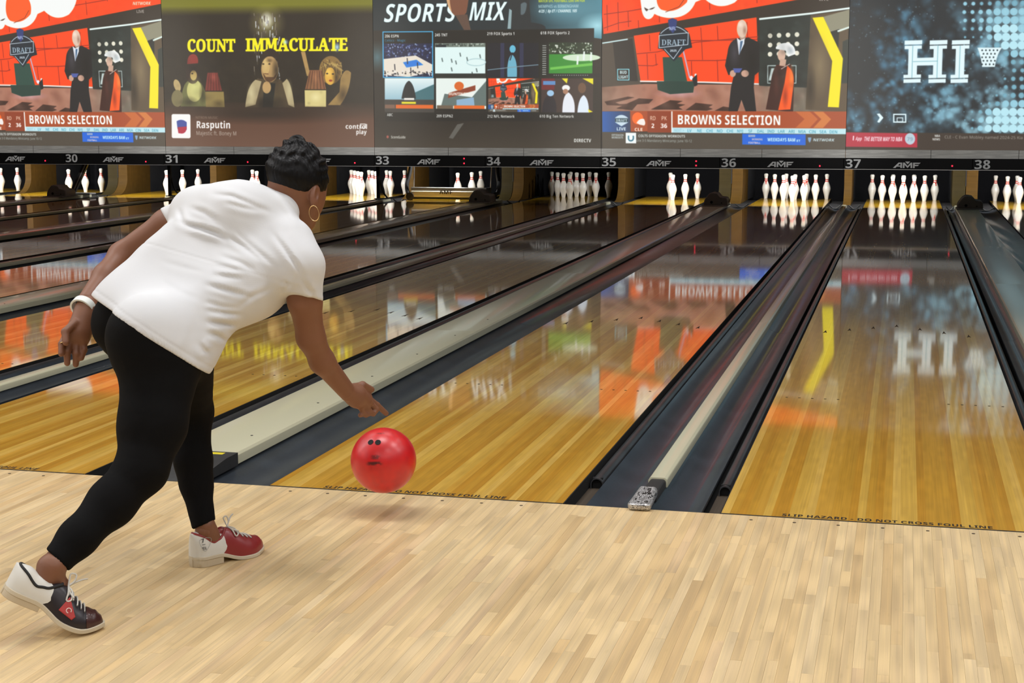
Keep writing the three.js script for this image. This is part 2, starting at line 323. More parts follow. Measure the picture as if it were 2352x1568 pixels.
// ------------------------------------------------------------------ masking unit: black beam with numbers, screens above it
const ZM = -16.7, BAND0 = 0.53, BAND1 = 0.686;
structure('wall_mask', box(ROOM.x0, ROOM.x1, 1.15, ROOM.h, ZM - 0.3, ZM - 0.2), M.black, 'black backing wall behind the projection screens', 'wall');
{
  const logoShapes = () => {   // three wide letters with a wedge in the middle one, built in a 1 x 0.26 box
    const poly = (pts, holes = []) => { const s = new THREE.Shape(pts.map(([x, y]) => new THREE.Vector2(x, y))); for (const h of holes) s.holes.push(new THREE.Path(h.map(([x, y]) => new THREE.Vector2(x, y)))); return s; };
    return [
      poly([[0, 0], [0.2, 0.2], [0.33, 0.2], [0.33, 0], [0.27, 0], [0.27, 0.05], [0.14, 0.05], [0.09, 0]], [[[0.18, 0.09], [0.27, 0.09], [0.27, 0.155], [0.235, 0.155]]]),
      poly([[0.36, 0], [0.36, 0.2], [0.42, 0.2], [0.53, 0.075], [0.64, 0.2], [0.7, 0.2], [0.7, 0], [0.64, 0], [0.64, 0.12], [0.53, 0], [0.42, 0.12], [0.42, 0]]),
      poly([[0.44, 0.24], [0.62, 0.24], [0.53, 0.14]]),
      poly([[0.73, 0], [0.73, 0.2], [1.0, 0.2], [0.955, 0.155], [0.79, 0.155], [0.79, 0.12], [0.94, 0.12], [0.9, 0.075], [0.79, 0.075], [0.79, 0]]),
    ];
  };
  const logo = new THREE.ExtrudeGeometry(logoShapes(), { depth: 0.001, bevelEnabled: false }); logo.translate(-0.5, -0.11, 0); logo.scale(0.36, 0.36, 1);
  const ledGeo = new THREE.BoxGeometry(0.02, 0.02, 0.004);
  const leds = { 28: [0.57], 29: [0.57], 30: [0.568], 31: [0.573], 32: [0.572], 33: [0.577, 0.646], 35: [0.571, 0.631], 36: [0.577], 37: [0.59] };
  const ledX = { 28: -14.6, 29: -12.912, 30: -11.203, 31: -9.531, 32: -7.834, 33: -6.164, 35: -2.807, 36: -1.115, 37: 0.626 };
  const numX = (n) => -0.681 + (n - 37) * 1.6838 - (n === 38 ? 0 : 0), logoX = (n) => 0.036 + (n - 37) * 1.6838;
  for (let n = 28; n <= 38; n++) {
    const x0 = numX(n) - 0.115, x1 = n === 38 ? ROOM.x1 : numX(n + 1) - 0.118, y0 = BAND0 + (n - 33) * 0.0022, y1 = BAND1;
    const o = thing('mask_beam', n === 38 ? 'black beam section at the right end bearing number thirty-eight' : 'black beam section with grey number ' + NUMBER[n] + ' and logo', 'beam', [0, 0, 0], 0, 'numbered beam sections over the pin decks');
    part(o, 'beam', rbox(x0, x1, y0, y1, ZM - 0.16, ZM, 0.004), M.blackGloss);
    part(o, 'edge_strip', box(x0, x1, y0 - 0.006, y0, ZM - 0.06, ZM - 0.002), M.steelPlain, 'thin metal strip');
    const num = part(o, 'number', textShape(String(n), 0.118, 0.2, 0.001), M.print, 'grey number ' + n); num.position.set(numX(n) + 0.01, 0.612, ZM + 0.0005);
    if (n < 38) { const l = part(o, 'logo_lettering', logo, M.print, 'grey AMF lettering'); l.position.set(logoX(n), 0.598, ZM + 0.0005); }
    for (const y of leds[n] ?? []) { const l = part(o, 'indicator_led', ledGeo, M.led, 'small red light'); l.position.set(ledX[n], y, ZM + 0.002); }
  }
}

// ------------------------------------------------------------------ pin decks: kickbacks, lamps, pins
{
  const foot = (w) => {   // side outline (z, y): upright board with a foot curving forward
    const pts = [[-18.35, 0.74], [-18.35, 0.25]];
    for (let i = 1; i <= 8; i++) { const a = i / 8 * Math.PI / 2; pts.push([-18.35 + 0.3 * (1 - Math.cos(a)), 0.25 - 0.27 * Math.sin(a)]); }
    pts.push([-18.05, -0.03], [-19.15, -0.03], [-19.15, 0.74]); return pts.reverse();
  };
  for (let n = 38; n >= 29; n--) {
    const xr = LANE[n] - HALF, xl = LANE[n - 1] + HALF, wide = n % 2 === 0, xc = (xl + xr) / 2, tag = 'number ' + NUMBER[n];
    const o = thing('kickback', (wide ? 'broad' : 'narrow') + ' tan wooden kickback partition under ' + tag, 'partition', [0, 0, 0], 0, 'partitions between the pin decks');
    if (wide) {
      part(o, 'board', prismSide(foot(), xc - 0.2, xc - 0.02), n === 38 ? M.olive : M.olive);
      part(o, 'board', prismSide(foot(), xc - 0.012, xc + 0.15), M.tan);
      part(o, 'edge_guard', box(xc - 0.022, xc - 0.01, 0.25, 0.74, -18.42, -18.342), M.black);
    } else part(o, 'board', prismSide(foot(), xc - 0.05, xc + 0.06), M.tan);
    part(o, 'rear_panel', box(wide ? xc - 0.2 : xc - 0.05, wide ? xc + 0.15 : xc + 0.06, -0.03, 0.74, -20.3, -19.153), M.curtain, 'black rear panel');
    part(o, 'foot_plate', rbox(xl + 0.01, xr - 0.01, -0.085, -0.032, -19.1, -17.29, 0.01), M.black);
    // gutter mouth: a pale curved lip on either side
    for (const [a, b] of wide ? [[xl + 0.06, xc - 0.2], [xc + 0.15, xr - 0.02]] : [[xl + 0.05, xc - 0.05], [xc + 0.06, xr - 0.05]]) {
      const pts = []; for (let i = 0; i <= 8; i++) { const t = i / 8; pts.push([lerp(a, b, t), 0.012 - 0.05 * Math.sin(Math.PI * t), -17.32]); }
      part(o, 'gutter_lip', tube(pts, 0.009, 14, 6), M.lip);
    }
  }
  // grey moulded covers on the wide dividers, in front of the pin decks
  for (const n of [38, 36, 34, 32, 30]) {
    const xr = LANE[n] - HALF, xl = LANE[n - 1] + HALF, c = (xl + 0.165 + xr - 0.272) / 2 + 0.03;
    const o = thing('return_cover', 'grey moulded hump on the wide divider in front of ' + 'number ' + NUMBER[n], 'cover', [c, 0.03, -16.55], 0, 'moulded humps on the wide dividers'); o.scale.setScalar(0.86);
    const hood = new THREE.Shape(); hood.moveTo(-0.17, 0); hood.lineTo(-0.165, 0.05); hood.quadraticCurveTo(-0.15, 0.09, -0.1, 0.15); hood.quadraticCurveTo(-0.08, 0.175, -0.04, 0.175); hood.lineTo(0.02, 0.165); hood.lineTo(0.07, 0.11); hood.lineTo(0.15, 0.1); hood.quadraticCurveTo(0.175, 0.09, 0.175, 0.05); hood.lineTo(0.18, 0);
    const g = new THREE.ExtrudeGeometry(hood, { depth: 0.3, bevelEnabled: true, bevelSize: 0.018, bevelThickness: 0.03, bevelSegments: 3, curveSegments: 6 }); g.translate(0, 0.0195, -0.15);
    part(o, 'hood', toCreasedNormals(g, 0.6), M.greyCover);
    part(o, 'flange', rbox(-0.2, 0.2, 0.0005, 0.014, -0.24, 0.3, 0.006), M.greyCover);
    const port = part(o, 'port', new THREE.CylinderGeometry(0.022, 0.022, 0.03, 16), M.recess); port.rotation.x = Math.PI / 2; port.position.set(-0.06, 0.06, 0.172);
    const port2 = part(o, 'bolt', new THREE.CylinderGeometry(0.009, 0.009, 0.03, 10), M.recess); port2.rotation.x = Math.PI / 2; port2.position.set(0.1, 0.05, 0.172);
  }
}
// deck lamps behind the beam: a tube in a reflector for every lane but the one whose lamp is out
for (let n = 38; n >= 28; n--) {
  const off = n === 34, cx = LANE[n], o = thing('deck_lamp', off ? 'unlit tube lamp over the dark pin deck' : 'tube lamp hidden behind the beam over the pin deck right of number ' + NUMBER[n], 'lamp', [cx, 0.8, ZM - 0.3], 0, 'lamps over the pin decks');
  o.position.z = -17.3;
  const glow = std(lin(0.8, 0.8, 0.75), 0.5, off ? {} : { emissive: TUBE_WHITE, emissiveIntensity: 3 });
  const t = part(o, 'lamp_tube', new THREE.CylinderGeometry(0.013, 0.013, 0.56, 12), glow); t.rotation.z = Math.PI / 2; t.position.set(0, -0.02, 0);
  part(o, 'reflector', prismSide([[0.05, -0.16], [0.05, 0.03], [-0.03, 0.03], [-0.03, 0.022], [0.042, 0.022], [0.042, -0.16]], -0.3, 0.3), M.print);  // front lip out of view, shaped to keep light off the lane ahead
  for (const x of [-0.305, 0.295]) part(o, 'unseen_side_plate', box(x, x + 0.01, -0.2, 0.03, -0.12, 0.05), M.black);  // unseen plates, placed to keep lamp light off the neighbouring decks
  for (const x of [-0.25, 0.25]) part(o, 'hanger', box(x - 0.01, x + 0.01, 0.005, 0.03, 0.05, 0.5), M.black);
  if (!off) {
    const l = new THREE.RectAreaLight(TUBE_WHITE, n === 33 ? PIN_LIGHT * 0.7 : PIN_LIGHT, 0.55, 0.05); l.position.set(0, -0.04, -0.02); l.name = 'deck_lamp_light'; o.add(l);
    l.lookAt(cx, 0.1, -18.0);
  }
}
// pins
{
  const prof = [[0, 0], [0.0258, 0], [0.0285, 0.004], [0.0305, 0.019], [0.0358, 0.05], [0.0455, 0.0857], [0.0535, 0.1143], [0.0579, 0.13], [0.0605, 0.1476], [0.0603, 0.165], [0.0563, 0.1857], [0.0494, 0.2095], [0.0374, 0.2381], [0.0295, 0.2572], [0.025, 0.2762], [0.0235, 0.293], [0.0241, 0.306], [0.0262, 0.3215], [0.0295, 0.339], [0.0323, 0.3525], [0.0314, 0.3645], [0.0268, 0.3735], [0.018, 0.3792], [0.008, 0.3808], [0, 0.381]];
  const curve = new THREE.SplineCurve(prof.map(([x, y]) => new THREE.Vector2(x, y))), pts = curve.getPoints(48).map((p) => new THREE.Vector2(Math.max(0, p.x), p.y));
  const body = new THREE.LatheGeometry(pts, 24);
  const rAt = (y) => { let best = 0.025, d = 1; for (const p of pts) if (Math.abs(p.y - y) < d) { d = Math.abs(p.y - y); best = p.x; } return best; };
  const ring = (y0, y1) => { const q = []; for (let i = 0; i <= 4; i++) { const y = lerp(y0, y1, i / 4); q.push(new THREE.Vector2(rAt(y) + (i === 0 || i === 4 ? 0.0001 : 0.0011), y)); } return new THREE.LatheGeometry(q, 24); };
  const stripe1 = ring(0.262, 0.276), stripe2 = ring(0.287, 0.301);
  const cv = document.createElement('canvas'); cv.width = 256; cv.height = 256; const g = cv.getContext('2d');
  g.fillStyle = '#f4f1e6'; g.fillRect(0, 0, 256, 256); g.fillStyle = '#d8402c';
  g.beginPath(); g.moveTo(116, 128); g.lineTo(111, 108); g.lineTo(121, 117); g.lineTo(127, 103); g.lineTo(134, 117); g.lineTo(144, 107); g.lineTo(139, 128); g.closePath(); g.fill(); g.fillRect(117, 131, 22, 4);
  const map = new THREE.CanvasTexture(cv); map.colorSpace = THREE.SRGBColorSpace;
  const white = phys(0xffffff, 0.3, { map, clearcoat: 0.6, clearcoatRoughness: 0.15 }), red = phys(lin(0.72, 0.06, 0.035), 0.35, { clearcoat: 0.5, clearcoatRoughness: 0.2 });
  const place = { 1: [0, 0], 2: [-1, 1], 3: [1, 1], 4: [-2, 2], 5: [0, 2], 6: [2, 2], 7: [-3, 3], 8: [-1, 3], 9: [1, 3], 10: [3, 3] };
  const where = { 1: 'front pin', 2: 'second row left pin', 3: 'second row right pin', 4: 'third row left pin', 5: 'third row middle pin', 6: 'third row right pin', 7: 'back row far left pin', 8: 'back row inner left pin', 9: 'back row inner right pin', 10: 'back row far right pin' };
  const all = [1, 2, 3, 4, 5, 6, 7, 8, 9, 10], sets = { 38: [1, 2, 4, 7, 5, 8], 37: all, 36: all, 35: [1, 3, 6, 8], 34: all, 33: [1, 3, 9], 32: all, 31: [1, 4], 30: [1, 3, 6], 29: [1, 3, 6], 28: [3, 6, 10] };
  const r = rng(9);
  for (const [n, list] of Object.entries(sets)) for (const k of list) {
    const [i, j] = place[k], dark = n === '34' ? 'shadowed' : 'white';
    const o = thing('bowling_pin', `${dark} bowling pin with red neck stripes, ${where[k]} right of number ${NUMBER[n]}`, 'bowling pin', [LANE[n] + i * 0.1524, 0, HEAD - j * ROW], r() * 6.28, 'bowling pins standing right of number ' + NUMBER[n]);
    part(o, 'pin_body', body, white); part(o, 'neck_stripe', stripe1, red); part(o, 'neck_stripe', stripe2, red);
  }
}
// the lowered sweep bar on the lane right of number 33, and its hanging arms
{
  const cx = LANE[33], z = -17.3, o = thing('sweep_bar', 'lowered silver sweep bar with black AMF lettering before three pins', 'sweep bar');
  const x0 = cx - 0.46, x1 = cx + 0.74;
  part(o, 'upper_rail', rbox(x0 + 0.02, x1, 0.148, 0.198, z - 0.05, z + 0.02, 0.008), M.steelPlain, 'ribbed upper rail');
  part(o, 'face_plate', rbox(x0 + 0.02, x1, 0.055, 0.145, z - 0.02, z + 0.035, 0.014, 3), phys(lin(0.78, 0.74, 0.62), 0.35, { clearcoat: 0.5 }), 'bright pale face plate');
  part(o, 'lower_rail', rbox(x0 + 0.02, x1, 0.02, 0.052, z - 0.03, z + 0.02, 0.006), M.castGrey);
  const t = part(o, 'lettering', textShape('AMF', 0.055, 0.2, 0.001), M.ink, 'black AMF lettering'); t.position.set(cx + 0.11, 0.128, z + 0.036);
  part(o, 'end_bracket', rbox(x1 - 0.01, x1 + 0.05, 0.032, 0.205, z - 0.06, z + 0.04, 0.01), M.castGrey);
  const arm = (x, out) => tube([[x, 0.56, z - 0.12], [x - out * 0.02, 0.4, z - 0.08], [x - out * 0.05, 0.22, z - 0.03], [x - out * 0.02, 0.11, z], [x + out * 0.05, 0.075, z + 0.02]], 0.032, 28, 10);
  part(o, 'left_arm', arm(x0 - 0.01, 1), M.castGrey); part(o, 'right_arm', arm(x1 + 0.12, -1), M.castGrey);
  const pulley = part(o, 'pulley', new THREE.CylinderGeometry(0.06, 0.06, 0.05, 20), M.castGrey); pulley.rotation.x = Math.PI / 2; pulley.position.set(x0 + 0.01, 0.06, z + 0.03);
  part(o, 'push_rod', tube([[x1 + 0.07, 0.56, z], [x1 + 0.05, 0.2, z]], 0.008, 4, 8), M.steelPlain);
  part(o, 'push_rod', tube([[x0 + 0.07, 0.56, z], [x0 + 0.06, 0.2, z]], 0.008, 4, 8), M.steelPlain);
}
// thin black guard posts standing on narrow dividers, and one raised sweep arm
for (const n of [33, 31]) {
  const xc = (LANE[n] - HALF + LANE[n - 1] + HALF) / 2 - 0.12 - (n === 31 ? 0.05 : 0), o = thing('guard_post', 'thin black post and brace under number ' + NUMBER[n], 'post', [xc, 0, -17.15], 0, 'guard posts on the dividers');
  part(o, 'post', box(-0.022, 0.022, 0.0205, 0.56, -0.02, 0.02), M.blackGloss);
  part(o, 'brace', tube([[0.02, 0.3, -0.02], [0.05, 0.14, -0.05], [0.11, 0.03, -0.1]], 0.014, 12, 6), M.blackGloss);
  part(o, 'base', rbox(-0.05, 0.14, 0.0205, 0.034, -0.1, 0.06, 0.004), M.blackGloss);
}
{
  const xc = (LANE[30] - HALF + LANE[29] + HALF) / 2 - 0.1, o = thing('raised_sweep', 'slanting grey metal lever left of number thirty-one', 'sweep', [xc, 0, -17.12]);
  part(o, 'arm', new THREE.BoxGeometry(0.075, 0.56, 0.05), M.castGrey).position.set(0.09, 0.31, 0); o.children[0].rotation.z = -0.5;
  part(o, 'arm_rib', new THREE.BoxGeometry(0.018, 0.53, 0.056), M.steelPlain).position.set(0.1, 0.31, 0.004); o.children[1].rotation.z = -0.5;
  part(o, 'base', rbox(-0.16, 0.3, 0.034, 0.06, -0.1, 0.1, 0.01), M.greyCover);
}

// ------------------------------------------------------------------ unseen projectors, placed to wash screens and beam; the pictures glow by themselves
for (const x of [-12.58, -9.22, -5.855, -2.47, 0.91]) {
  const o = thing('projector', 'unseen white ceiling projector, placed to wash its screen with light', 'projector', [x, 3.5, -8.4], 0, 'unseen projectors under the ceiling');
  part(o, 'housing', rbox(-0.2, 0.2, -0.07, 0.07, -0.16, 0.16, 0.02), M.white);
  part(o, 'bracket', box(-0.025, 0.025, 0.07, 0.4, -0.025, 0.025), M.white);
  const lens = part(o, 'lens', new THREE.CylinderGeometry(0.035, 0.04, 0.03, 24), M.blackGloss); lens.rotation.x = Math.PI / 2; lens.position.set(0.05, 0, -0.17);
  part(o, 'added_lens_flag', box(-0.2, 0.2, -0.3, -0.094, -0.452, -0.448), M.black, 'added black plate that keeps stray light off the lanes'); part(o, 'added_flag_arm', box(-0.15, -0.13, -0.11, -0.09, -0.45, 0.0), M.black); part(o, 'added_flag_post', box(-0.15, -0.13, -0.1, -0.06, -0.02, 0.0), M.black);  // plate and its arm added to keep projector light off the lanes
  const l = new THREE.SpotLight(lin(0.97, 0.98, 1.0), PROJECTOR_LIGHT, 0, 0.33, 0.4, 2); l.name = 'unseen_projector_light'; l.position.set(0.05, 0, -0.2); l.castShadow = true; l.shadow.radius = 0.1; o.add(l);
  l.target.position.set(0.0, -1.9, -8.3); o.add(l.target);
}

// ------------------------------------------------------------------ unseen ceiling troffers, placed to light approach and bowler
{
  const frameG = mergeGeometries([box(-0.64, 0.64, -0.03, 0.0, -0.34, -0.3), box(-0.64, 0.64, -0.03, 0.0, 0.3, 0.34), box(-0.64, -0.6, -0.03, 0.0, -0.3, 0.3), box(0.6, 0.64, -0.03, 0.0, -0.3, 0.3)]);
  const diff = box(-0.6, 0.6, -0.012, -0.002, -0.3, 0.3);
  for (const [z, k] of TROFFER_ROWS) {
    const glow = std(lin(0.8, 0.8, 0.78), 0.6, { emissive: TUBE_WHITE, emissiveIntensity: 1.2 * k });
    for (const x of TROFFER_COLUMNS) {
      const o = thing('unseen_ceiling_light', 'flat white ceiling light panel out of view, lighting the approach', 'lamp', [x, ROOM.h, z], 0, 'unseen ceiling light panels');
      part(o, 'frame', frameG, M.white); part(o, 'light_diffuser', diff, glow);
      const l = new THREE.RectAreaLight(TUBE_WHITE, PANEL_LIGHT * k, 1.2, 0.6); l.position.set(0, -0.04, 0); l.name = 'unseen_panel_light'; o.add(l); l.lookAt(x, 0, z);
    }
  }
}
// ------------------------------------------------------------------ projection screens over the beam
const SCREEN_TOP = 3.05, SCREEN_BOTTOM = 0.8, PX = 290;
// a canvas whose drawing units are set by a x + b y + c for the picture on the screen; x0 is the left edge in metres
function screenCanvas(x0, x1, ax, ay) {
  const cv = document.createElement('canvas'); cv.width = Math.round((x1 - x0) * PX); cv.height = Math.round((SCREEN_TOP - SCREEN_BOTTOM) * PX);
  const g = cv.getContext('2d');
  g.setTransform(ax[1] * PX, -ay[1] * PX, ax[2] * PX, -ay[2] * PX, (ax[0] - x0) * PX, (SCREEN_TOP - ay[0]) * PX);
  return [cv, g];
}
const poly = (g, c, ...p) => { g.fillStyle = c; g.beginPath(); for (let i = 0; i < p.length; i += 2) i ? g.lineTo(p[i], p[i + 1]) : g.moveTo(p[0], p[1]); g.closePath(); g.fill(); };
const line = (g, c, w, ...p) => { g.strokeStyle = c; g.lineWidth = w; g.beginPath(); for (let i = 0; i < p.length; i += 2) i ? g.lineTo(p[i], p[i + 1]) : g.moveTo(p[0], p[1]); g.stroke(); };
const oval = (g, c, x, y, rx, ry, a = 0) => { g.fillStyle = c; g.beginPath(); g.ellipse(x, y, rx, ry, a, 0, 7); g.fill(); };
const curve = (g, c, pts) => { g.fillStyle = c; g.beginPath(); g.moveTo(pts[0][0], pts[0][1]); for (let i = 1; i < pts.length; i++) { const q = pts[i]; q.length === 2 ? g.lineTo(q[0], q[1]) : g.quadraticCurveTo(q[0], q[1], q[2], q[3]); } g.closePath(); g.fill(); };
function words(g, s, x, y, size, c, { font = 'sans-serif', bold = true, width, italic = false, align = 'left' } = {}) {
  g.save(); g.font = `${bold ? 'bold ' : ''}${size}px ${font}`; g.fillStyle = c; g.textBaseline = 'alphabetic'; g.translate(x, y);
  if (italic) g.transform(1, 0, -0.2, 1, 0, 0);
  const w = g.measureText(s).width; if (width) g.scale(width / w, 1);
  g.textAlign = align; g.fillText(s, 0, 0); g.restore();
}
function soft(g, c0, x, y, r, ry = r) { g.save(); g.translate(x, y); g.scale(1, ry / r); const q = g.createRadialGradient(0, 0, 0, 0, 0, r); q.addColorStop(0, c0); q.addColorStop(1, c0.replace(/[\d.]+\)$/, '0)')); g.fillStyle = q; g.beginPath(); g.arc(0, 0, r, 0, 7); g.fill(); g.restore(); }

function mottle(g, r, x, y, w, h, n, cols, r0, r1) { for (let i = 0; i < n; i++) soft(g, cols[Math.floor(r() * cols.length)], x + r() * w, y + r() * h, r0 + r() * (r1 - r0)); }
function drawDraft(g) {   // football draft broadcast, drawn in the units of the fourth screen
  g.fillStyle = '#2a221c'; g.fillRect(1300, -300, 800, 700);
  const joint = '#a02508';
  poly(g, '#ff4402', 1372, -120, 1960, -120, 1960, -20, 1840, 0, 1383, 76);
  line(g, joint, 2.2, 1384, 30, 1450, 22, 1560, 4, 1660, -10, 1800, -30); line(g, joint, 2.2, 1384, 62, 1420, 50, 1450, 46); line(g, joint, 2.2, 1384, -14, 1480, -26, 1700, -52, 1900, -76);
  for (const [x, y, l] of [[1392, 8, 60], [1418, 2, 66], [1442, 24, 36], [1466, 44, 20], [1515, 10, 40], [1575, 4, 26], [1632, -8, 30], [1740, -28, 36], [1690, -60, 44], [1800, -70, 44], [1430, -60, 44]]) line(g, joint, 2, x, y, x + 1, y + l);
  { const r = rng(41); g.save(); g.beginPath(); g.moveTo(1372, -120); g.lineTo(1960, -120); g.lineTo(1960, -20); g.lineTo(1383, 76); g.moveTo(1455, 80); g.lineTo(1740, 40); g.lineTo(1746, 190); g.lineTo(1470, 188); g.clip(); mottle(g, r, 1372, -120, 580, 310, 420, ['rgba(190,30,0,0.10)', 'rgba(255,110,30,0.10)', 'rgba(120,10,0,0.08)'], 5, 16); g.restore(); }
  // club helmet with its white outline, mostly above the picture
  curve(g, '#f4f7f5', [[1468, -30], [1474, 20], [1478, 44, 1492, 42], [1500, 40, 1504, 30], [1530, 44, 1560, 38], [1588, 32, 1600, 4], [1620, -4], [1650, 26, 1690, 6], [1720, -20, 1716, -60], [1460, -70]]);
  curve(g, '#ff5a18', [[1512, -30], [1504, 8, 1520, 20], [1552, 32, 1580, 4], [1590, -30, 1560, -52], [1520, -58, 1512, -30]]);
  curve(g, '#4a3428', [[1480, 14], [1496, 26, 1506, 14], [1490, 18, 1486, 24], [1482, 20]]); line(g, '#7d2f12', 1.5, 1530, 26, 1562, 14, 1576, -6);
  poly(g, '#30271f', 1383, 76, 1840, 0, 1960, -20, 1960, 16, 1745, 44, 1700, 46, 1383, 95);
  poly(g, '#ff4402', 1455, 80, 1740, 40, 1746, 190, 1470, 188);
  line(g, joint, 2.2, 1462, 122, 1510, 118, 1600, 96, 1690, 88, 1744, 84); line(g, joint, 2.2, 1464, 149, 1500, 150, 1512, 146); line(g, joint, 2.4, 1580, 138, 1650, 138, 1745, 132); line(g, joint, 2.4, 1586, 92, 1650, 92, 1742, 90);
  for (const [x, y, l] of [[1492, 78, 38], [1486, 122, 60], [1506, 122, 28], [1612, 62, 32], [1650, 58, 34], [1614, 96, 40], [1650, 136, 50], [1688, 90, 46], [1718, 50, 38], [1590, 140, 48]]) line(g, joint, 2, x, y, x + 2, y + l);
  // left set wall with strip light and neon beer sign
  poly(g, '#4a4036', 1378, 96, 1455, 82, 1472, 196, 1378, 200); poly(g, '#262220', 1405, 94, 1452, 86, 1464, 186, 1414, 186);
  line(g, '#cdeef0', 3, 1380, 97, 1441, 88);
  g.strokeStyle = '#8fe6f2'; g.lineWidth = 2; g.strokeRect(1416, 158, 27, 25); words(g, 'BUD', 1421, 169, 10, '#d8f6f8', { width: 17 }); words(g, 'LIGHT', 1418, 180, 10, '#d8f6f8', { width: 23 });
  line(g, '#f2ecea', 3.4, 1469, 186, 1620, 188, 1746, 192);
  // stage floor with painted letters
  const fl = g.createLinearGradient(1380, 0, 1946, 0); fl.addColorStop(0, '#8a6a58'); fl.addColorStop(0.25, '#b57660'); fl.addColorStop(0.6, '#a5745f'); fl.addColorStop(0.75, '#7c7466'); fl.addColorStop(1, '#5e5444');
  poly(g, fl, 1378, 200, 1480, 192, 1745, 194, 1946, 200, 1946, 258, 1378, 258);
  for (const p of [[1384, 234, 1440, 222, 1456, 224, 1410, 236, 1420, 240, 1450, 238, 1440, 244, 1390, 242], [1412, 250, 1466, 226, 1500, 228, 1490, 238, 1462, 240, 1450, 254], [1494, 252, 1540, 230, 1570, 232, 1556, 238, 1576, 240, 1560, 246, 1570, 252], [1576, 253, 1600, 236, 1640, 240, 1630, 246, 1640, 250, 1626, 254], [1644, 254, 1664, 244, 1690, 248, 1680, 255]]) poly(g, '#3b2118', ...p);
  mottle(g, rng(42), 1378, 200, 568, 56, 160, ['rgba(255,210,190,0.10)', 'rgba(60,20,10,0.10)'], 6, 22); soft(g, 'rgba(210,170,190,0.55)', 1560, 214, 60, 14);
  // lectern with the draft shield
  poly(g, '#24483e', 1523, 130, 1568, 130, 1580, 186, 1526, 188); poly(g, '#1e3c34', 1509, 186, 1598, 186, 1594, 212, 1540, 216, 1511, 206); line(g, '#b9b4e0', 3, 1570, 110, 1586, 178); oval(g, '#f4f0ff', 1590, 178, 4, 5); oval(g, '#e8f0f4', 1600, 172, 3, 4); poly(g, '#15181c', 1592, 180, 1603, 170, 1604, 195, 1597, 198);
  curve(g, '#14212e', [[1515, 78], [1516, 66, 1548, 54], [1580, 62, 1586, 78], [1592, 108], [1576, 112], [1549, 140], [1524, 112], [1512, 110]]);
  g.strokeStyle = '#dfeaf0'; g.lineWidth = 1.6; g.beginPath(); g.moveTo(1518, 76); g.quadraticCurveTo(1548, 44, 1580, 74); g.moveTo(1515, 80); g.lineTo(1583, 74); g.lineTo(1582, 101); g.lineTo(1515, 108); g.closePath(); g.moveTo(1527, 111); g.lineTo(1548, 134); g.lineTo(1568, 106); g.stroke();
  words(g, 'DRAFT', 1520, 102, 18, '#a9bdc9', { font: 'serif', width: 57 }); words(g, '2025', 1540, 117, 7, '#dfe8ec', { width: 16 });
  curve(g, '#2b3a74', [[1536, 44], [1546, 40], [1557, 44], [1556, 66, 1547, 75], [1536, 66, 1536, 44]]); words(g, 'NFL', 1538, 68, 11, '#b9c4e4', { width: 17 });
  // presenter in a dark suit
  curve(g, '#17161a', [[1694, 88], [1676, 96, 1674, 120], [1668, 150], [1676, 172], [1690, 165], [1682, 200], [1676, 256], [1697, 256], [1706, 228], [1716, 256], [1740, 256], [1734, 200], [1736, 172], [1762, 150], [1758, 110, 1744, 96], [1722, 86]]);
  oval(g, '#e2c4ae', 1707, 66, 12, 21); curve(g, '#b39684', [[1697, 74], [1706, 96, 1717, 78], [1714, 90], [1704, 92]]); poly(g, '#e8eef4', 1695, 86, 1703, 92, 1713, 88, 1712, 100, 1700, 126); poly(g, '#46688c', 1703, 94, 1709, 93, 1707, 104, 1701, 126); oval(g, '#c99e88', 1686, 168, 7, 8); oval(g, '#c99e88', 1714, 168, 9, 8); poly(g, '#4a5aa0', 1686, 156, 1708, 156, 1702, 166, 1690, 166);
  soft(g, 'rgba(90,84,96,0.55)', 1690, 120, 16, 40); soft(g, 'rgba(0,0,0,0.6)', 1730, 140, 20, 50); soft(g, 'rgba(255,236,220,0.8)', 1703, 56, 8, 9); soft(g, 'rgba(120,70,50,0.6)', 1713, 70, 6, 14);
  // dark panel with lamps
  poly(g, '#222b28', 1747, 46, 1868, 34, 1856, 200, 1747, 196); for (let r = 0; r < 3; r++) for (let c = 0; c < 4; c++) oval(g, '#eee9d4', 1771 + c * 20.2, 82 + r * 21 - c * 0.8, 5.4, 5.6);
  g.strokeStyle = '#d6e6e2'; g.lineWidth = 2; g.strokeRect(1766, 150, 64, 40); poly(g, '#d6e6e2', 1774, 156, 1784, 156, 1784, 184, 1768, 184);
  // young guest in cap and varsity jacket
  curve(g, '#3a150e', [[1786, 148], [1776, 160, 1772, 196], [1762, 250], [1824, 256], [1826, 170], [1818, 146]]); curve(g, '#ff5a10', [[1810, 150], [1826, 160, 1825, 190], [1818, 250], [1790, 252], [1804, 190]]); line(g, '#ddd0c8', 1.6, 1796, 158, 1816, 146);
  oval(g, '#d9b39c', 1797, 126, 9, 14); poly(g, '#c9a48e', 1794, 134, 1808, 136, 1806, 152, 1792, 150); curve(g, '#f4f6f4', [[1784, 108], [1790, 98, 1812, 98], [1830, 104, 1828, 124], [1812, 130], [1806, 116], [1784, 112]]);
  soft(g, 'rgba(255,150,70,0.7)', 1820, 180, 7, 36); soft(g, 'rgba(120,30,0,0.7)', 1806, 220, 9, 34); soft(g, 'rgba(90,40,30,0.7)', 1786, 190, 8, 40); soft(g, 'rgba(150,165,175,0.6)', 1818, 116, 10, 10);
  // right wall and yellow bracket
  poly(g, '#5a4a36', 1862, 36, 1946, 26, 1946, 256, 1852, 250); poly(g, '#8d8a74', 1890, 40, 1948, 24, 1948, 66, 1908, 82); poly(g, '#1c2220', 1906, 74, 1926, 68, 1924, 110, 1916, 108); poly(g, '#2c3430', 1934, 96, 1948, 90, 1946, 190, 1932, 190);
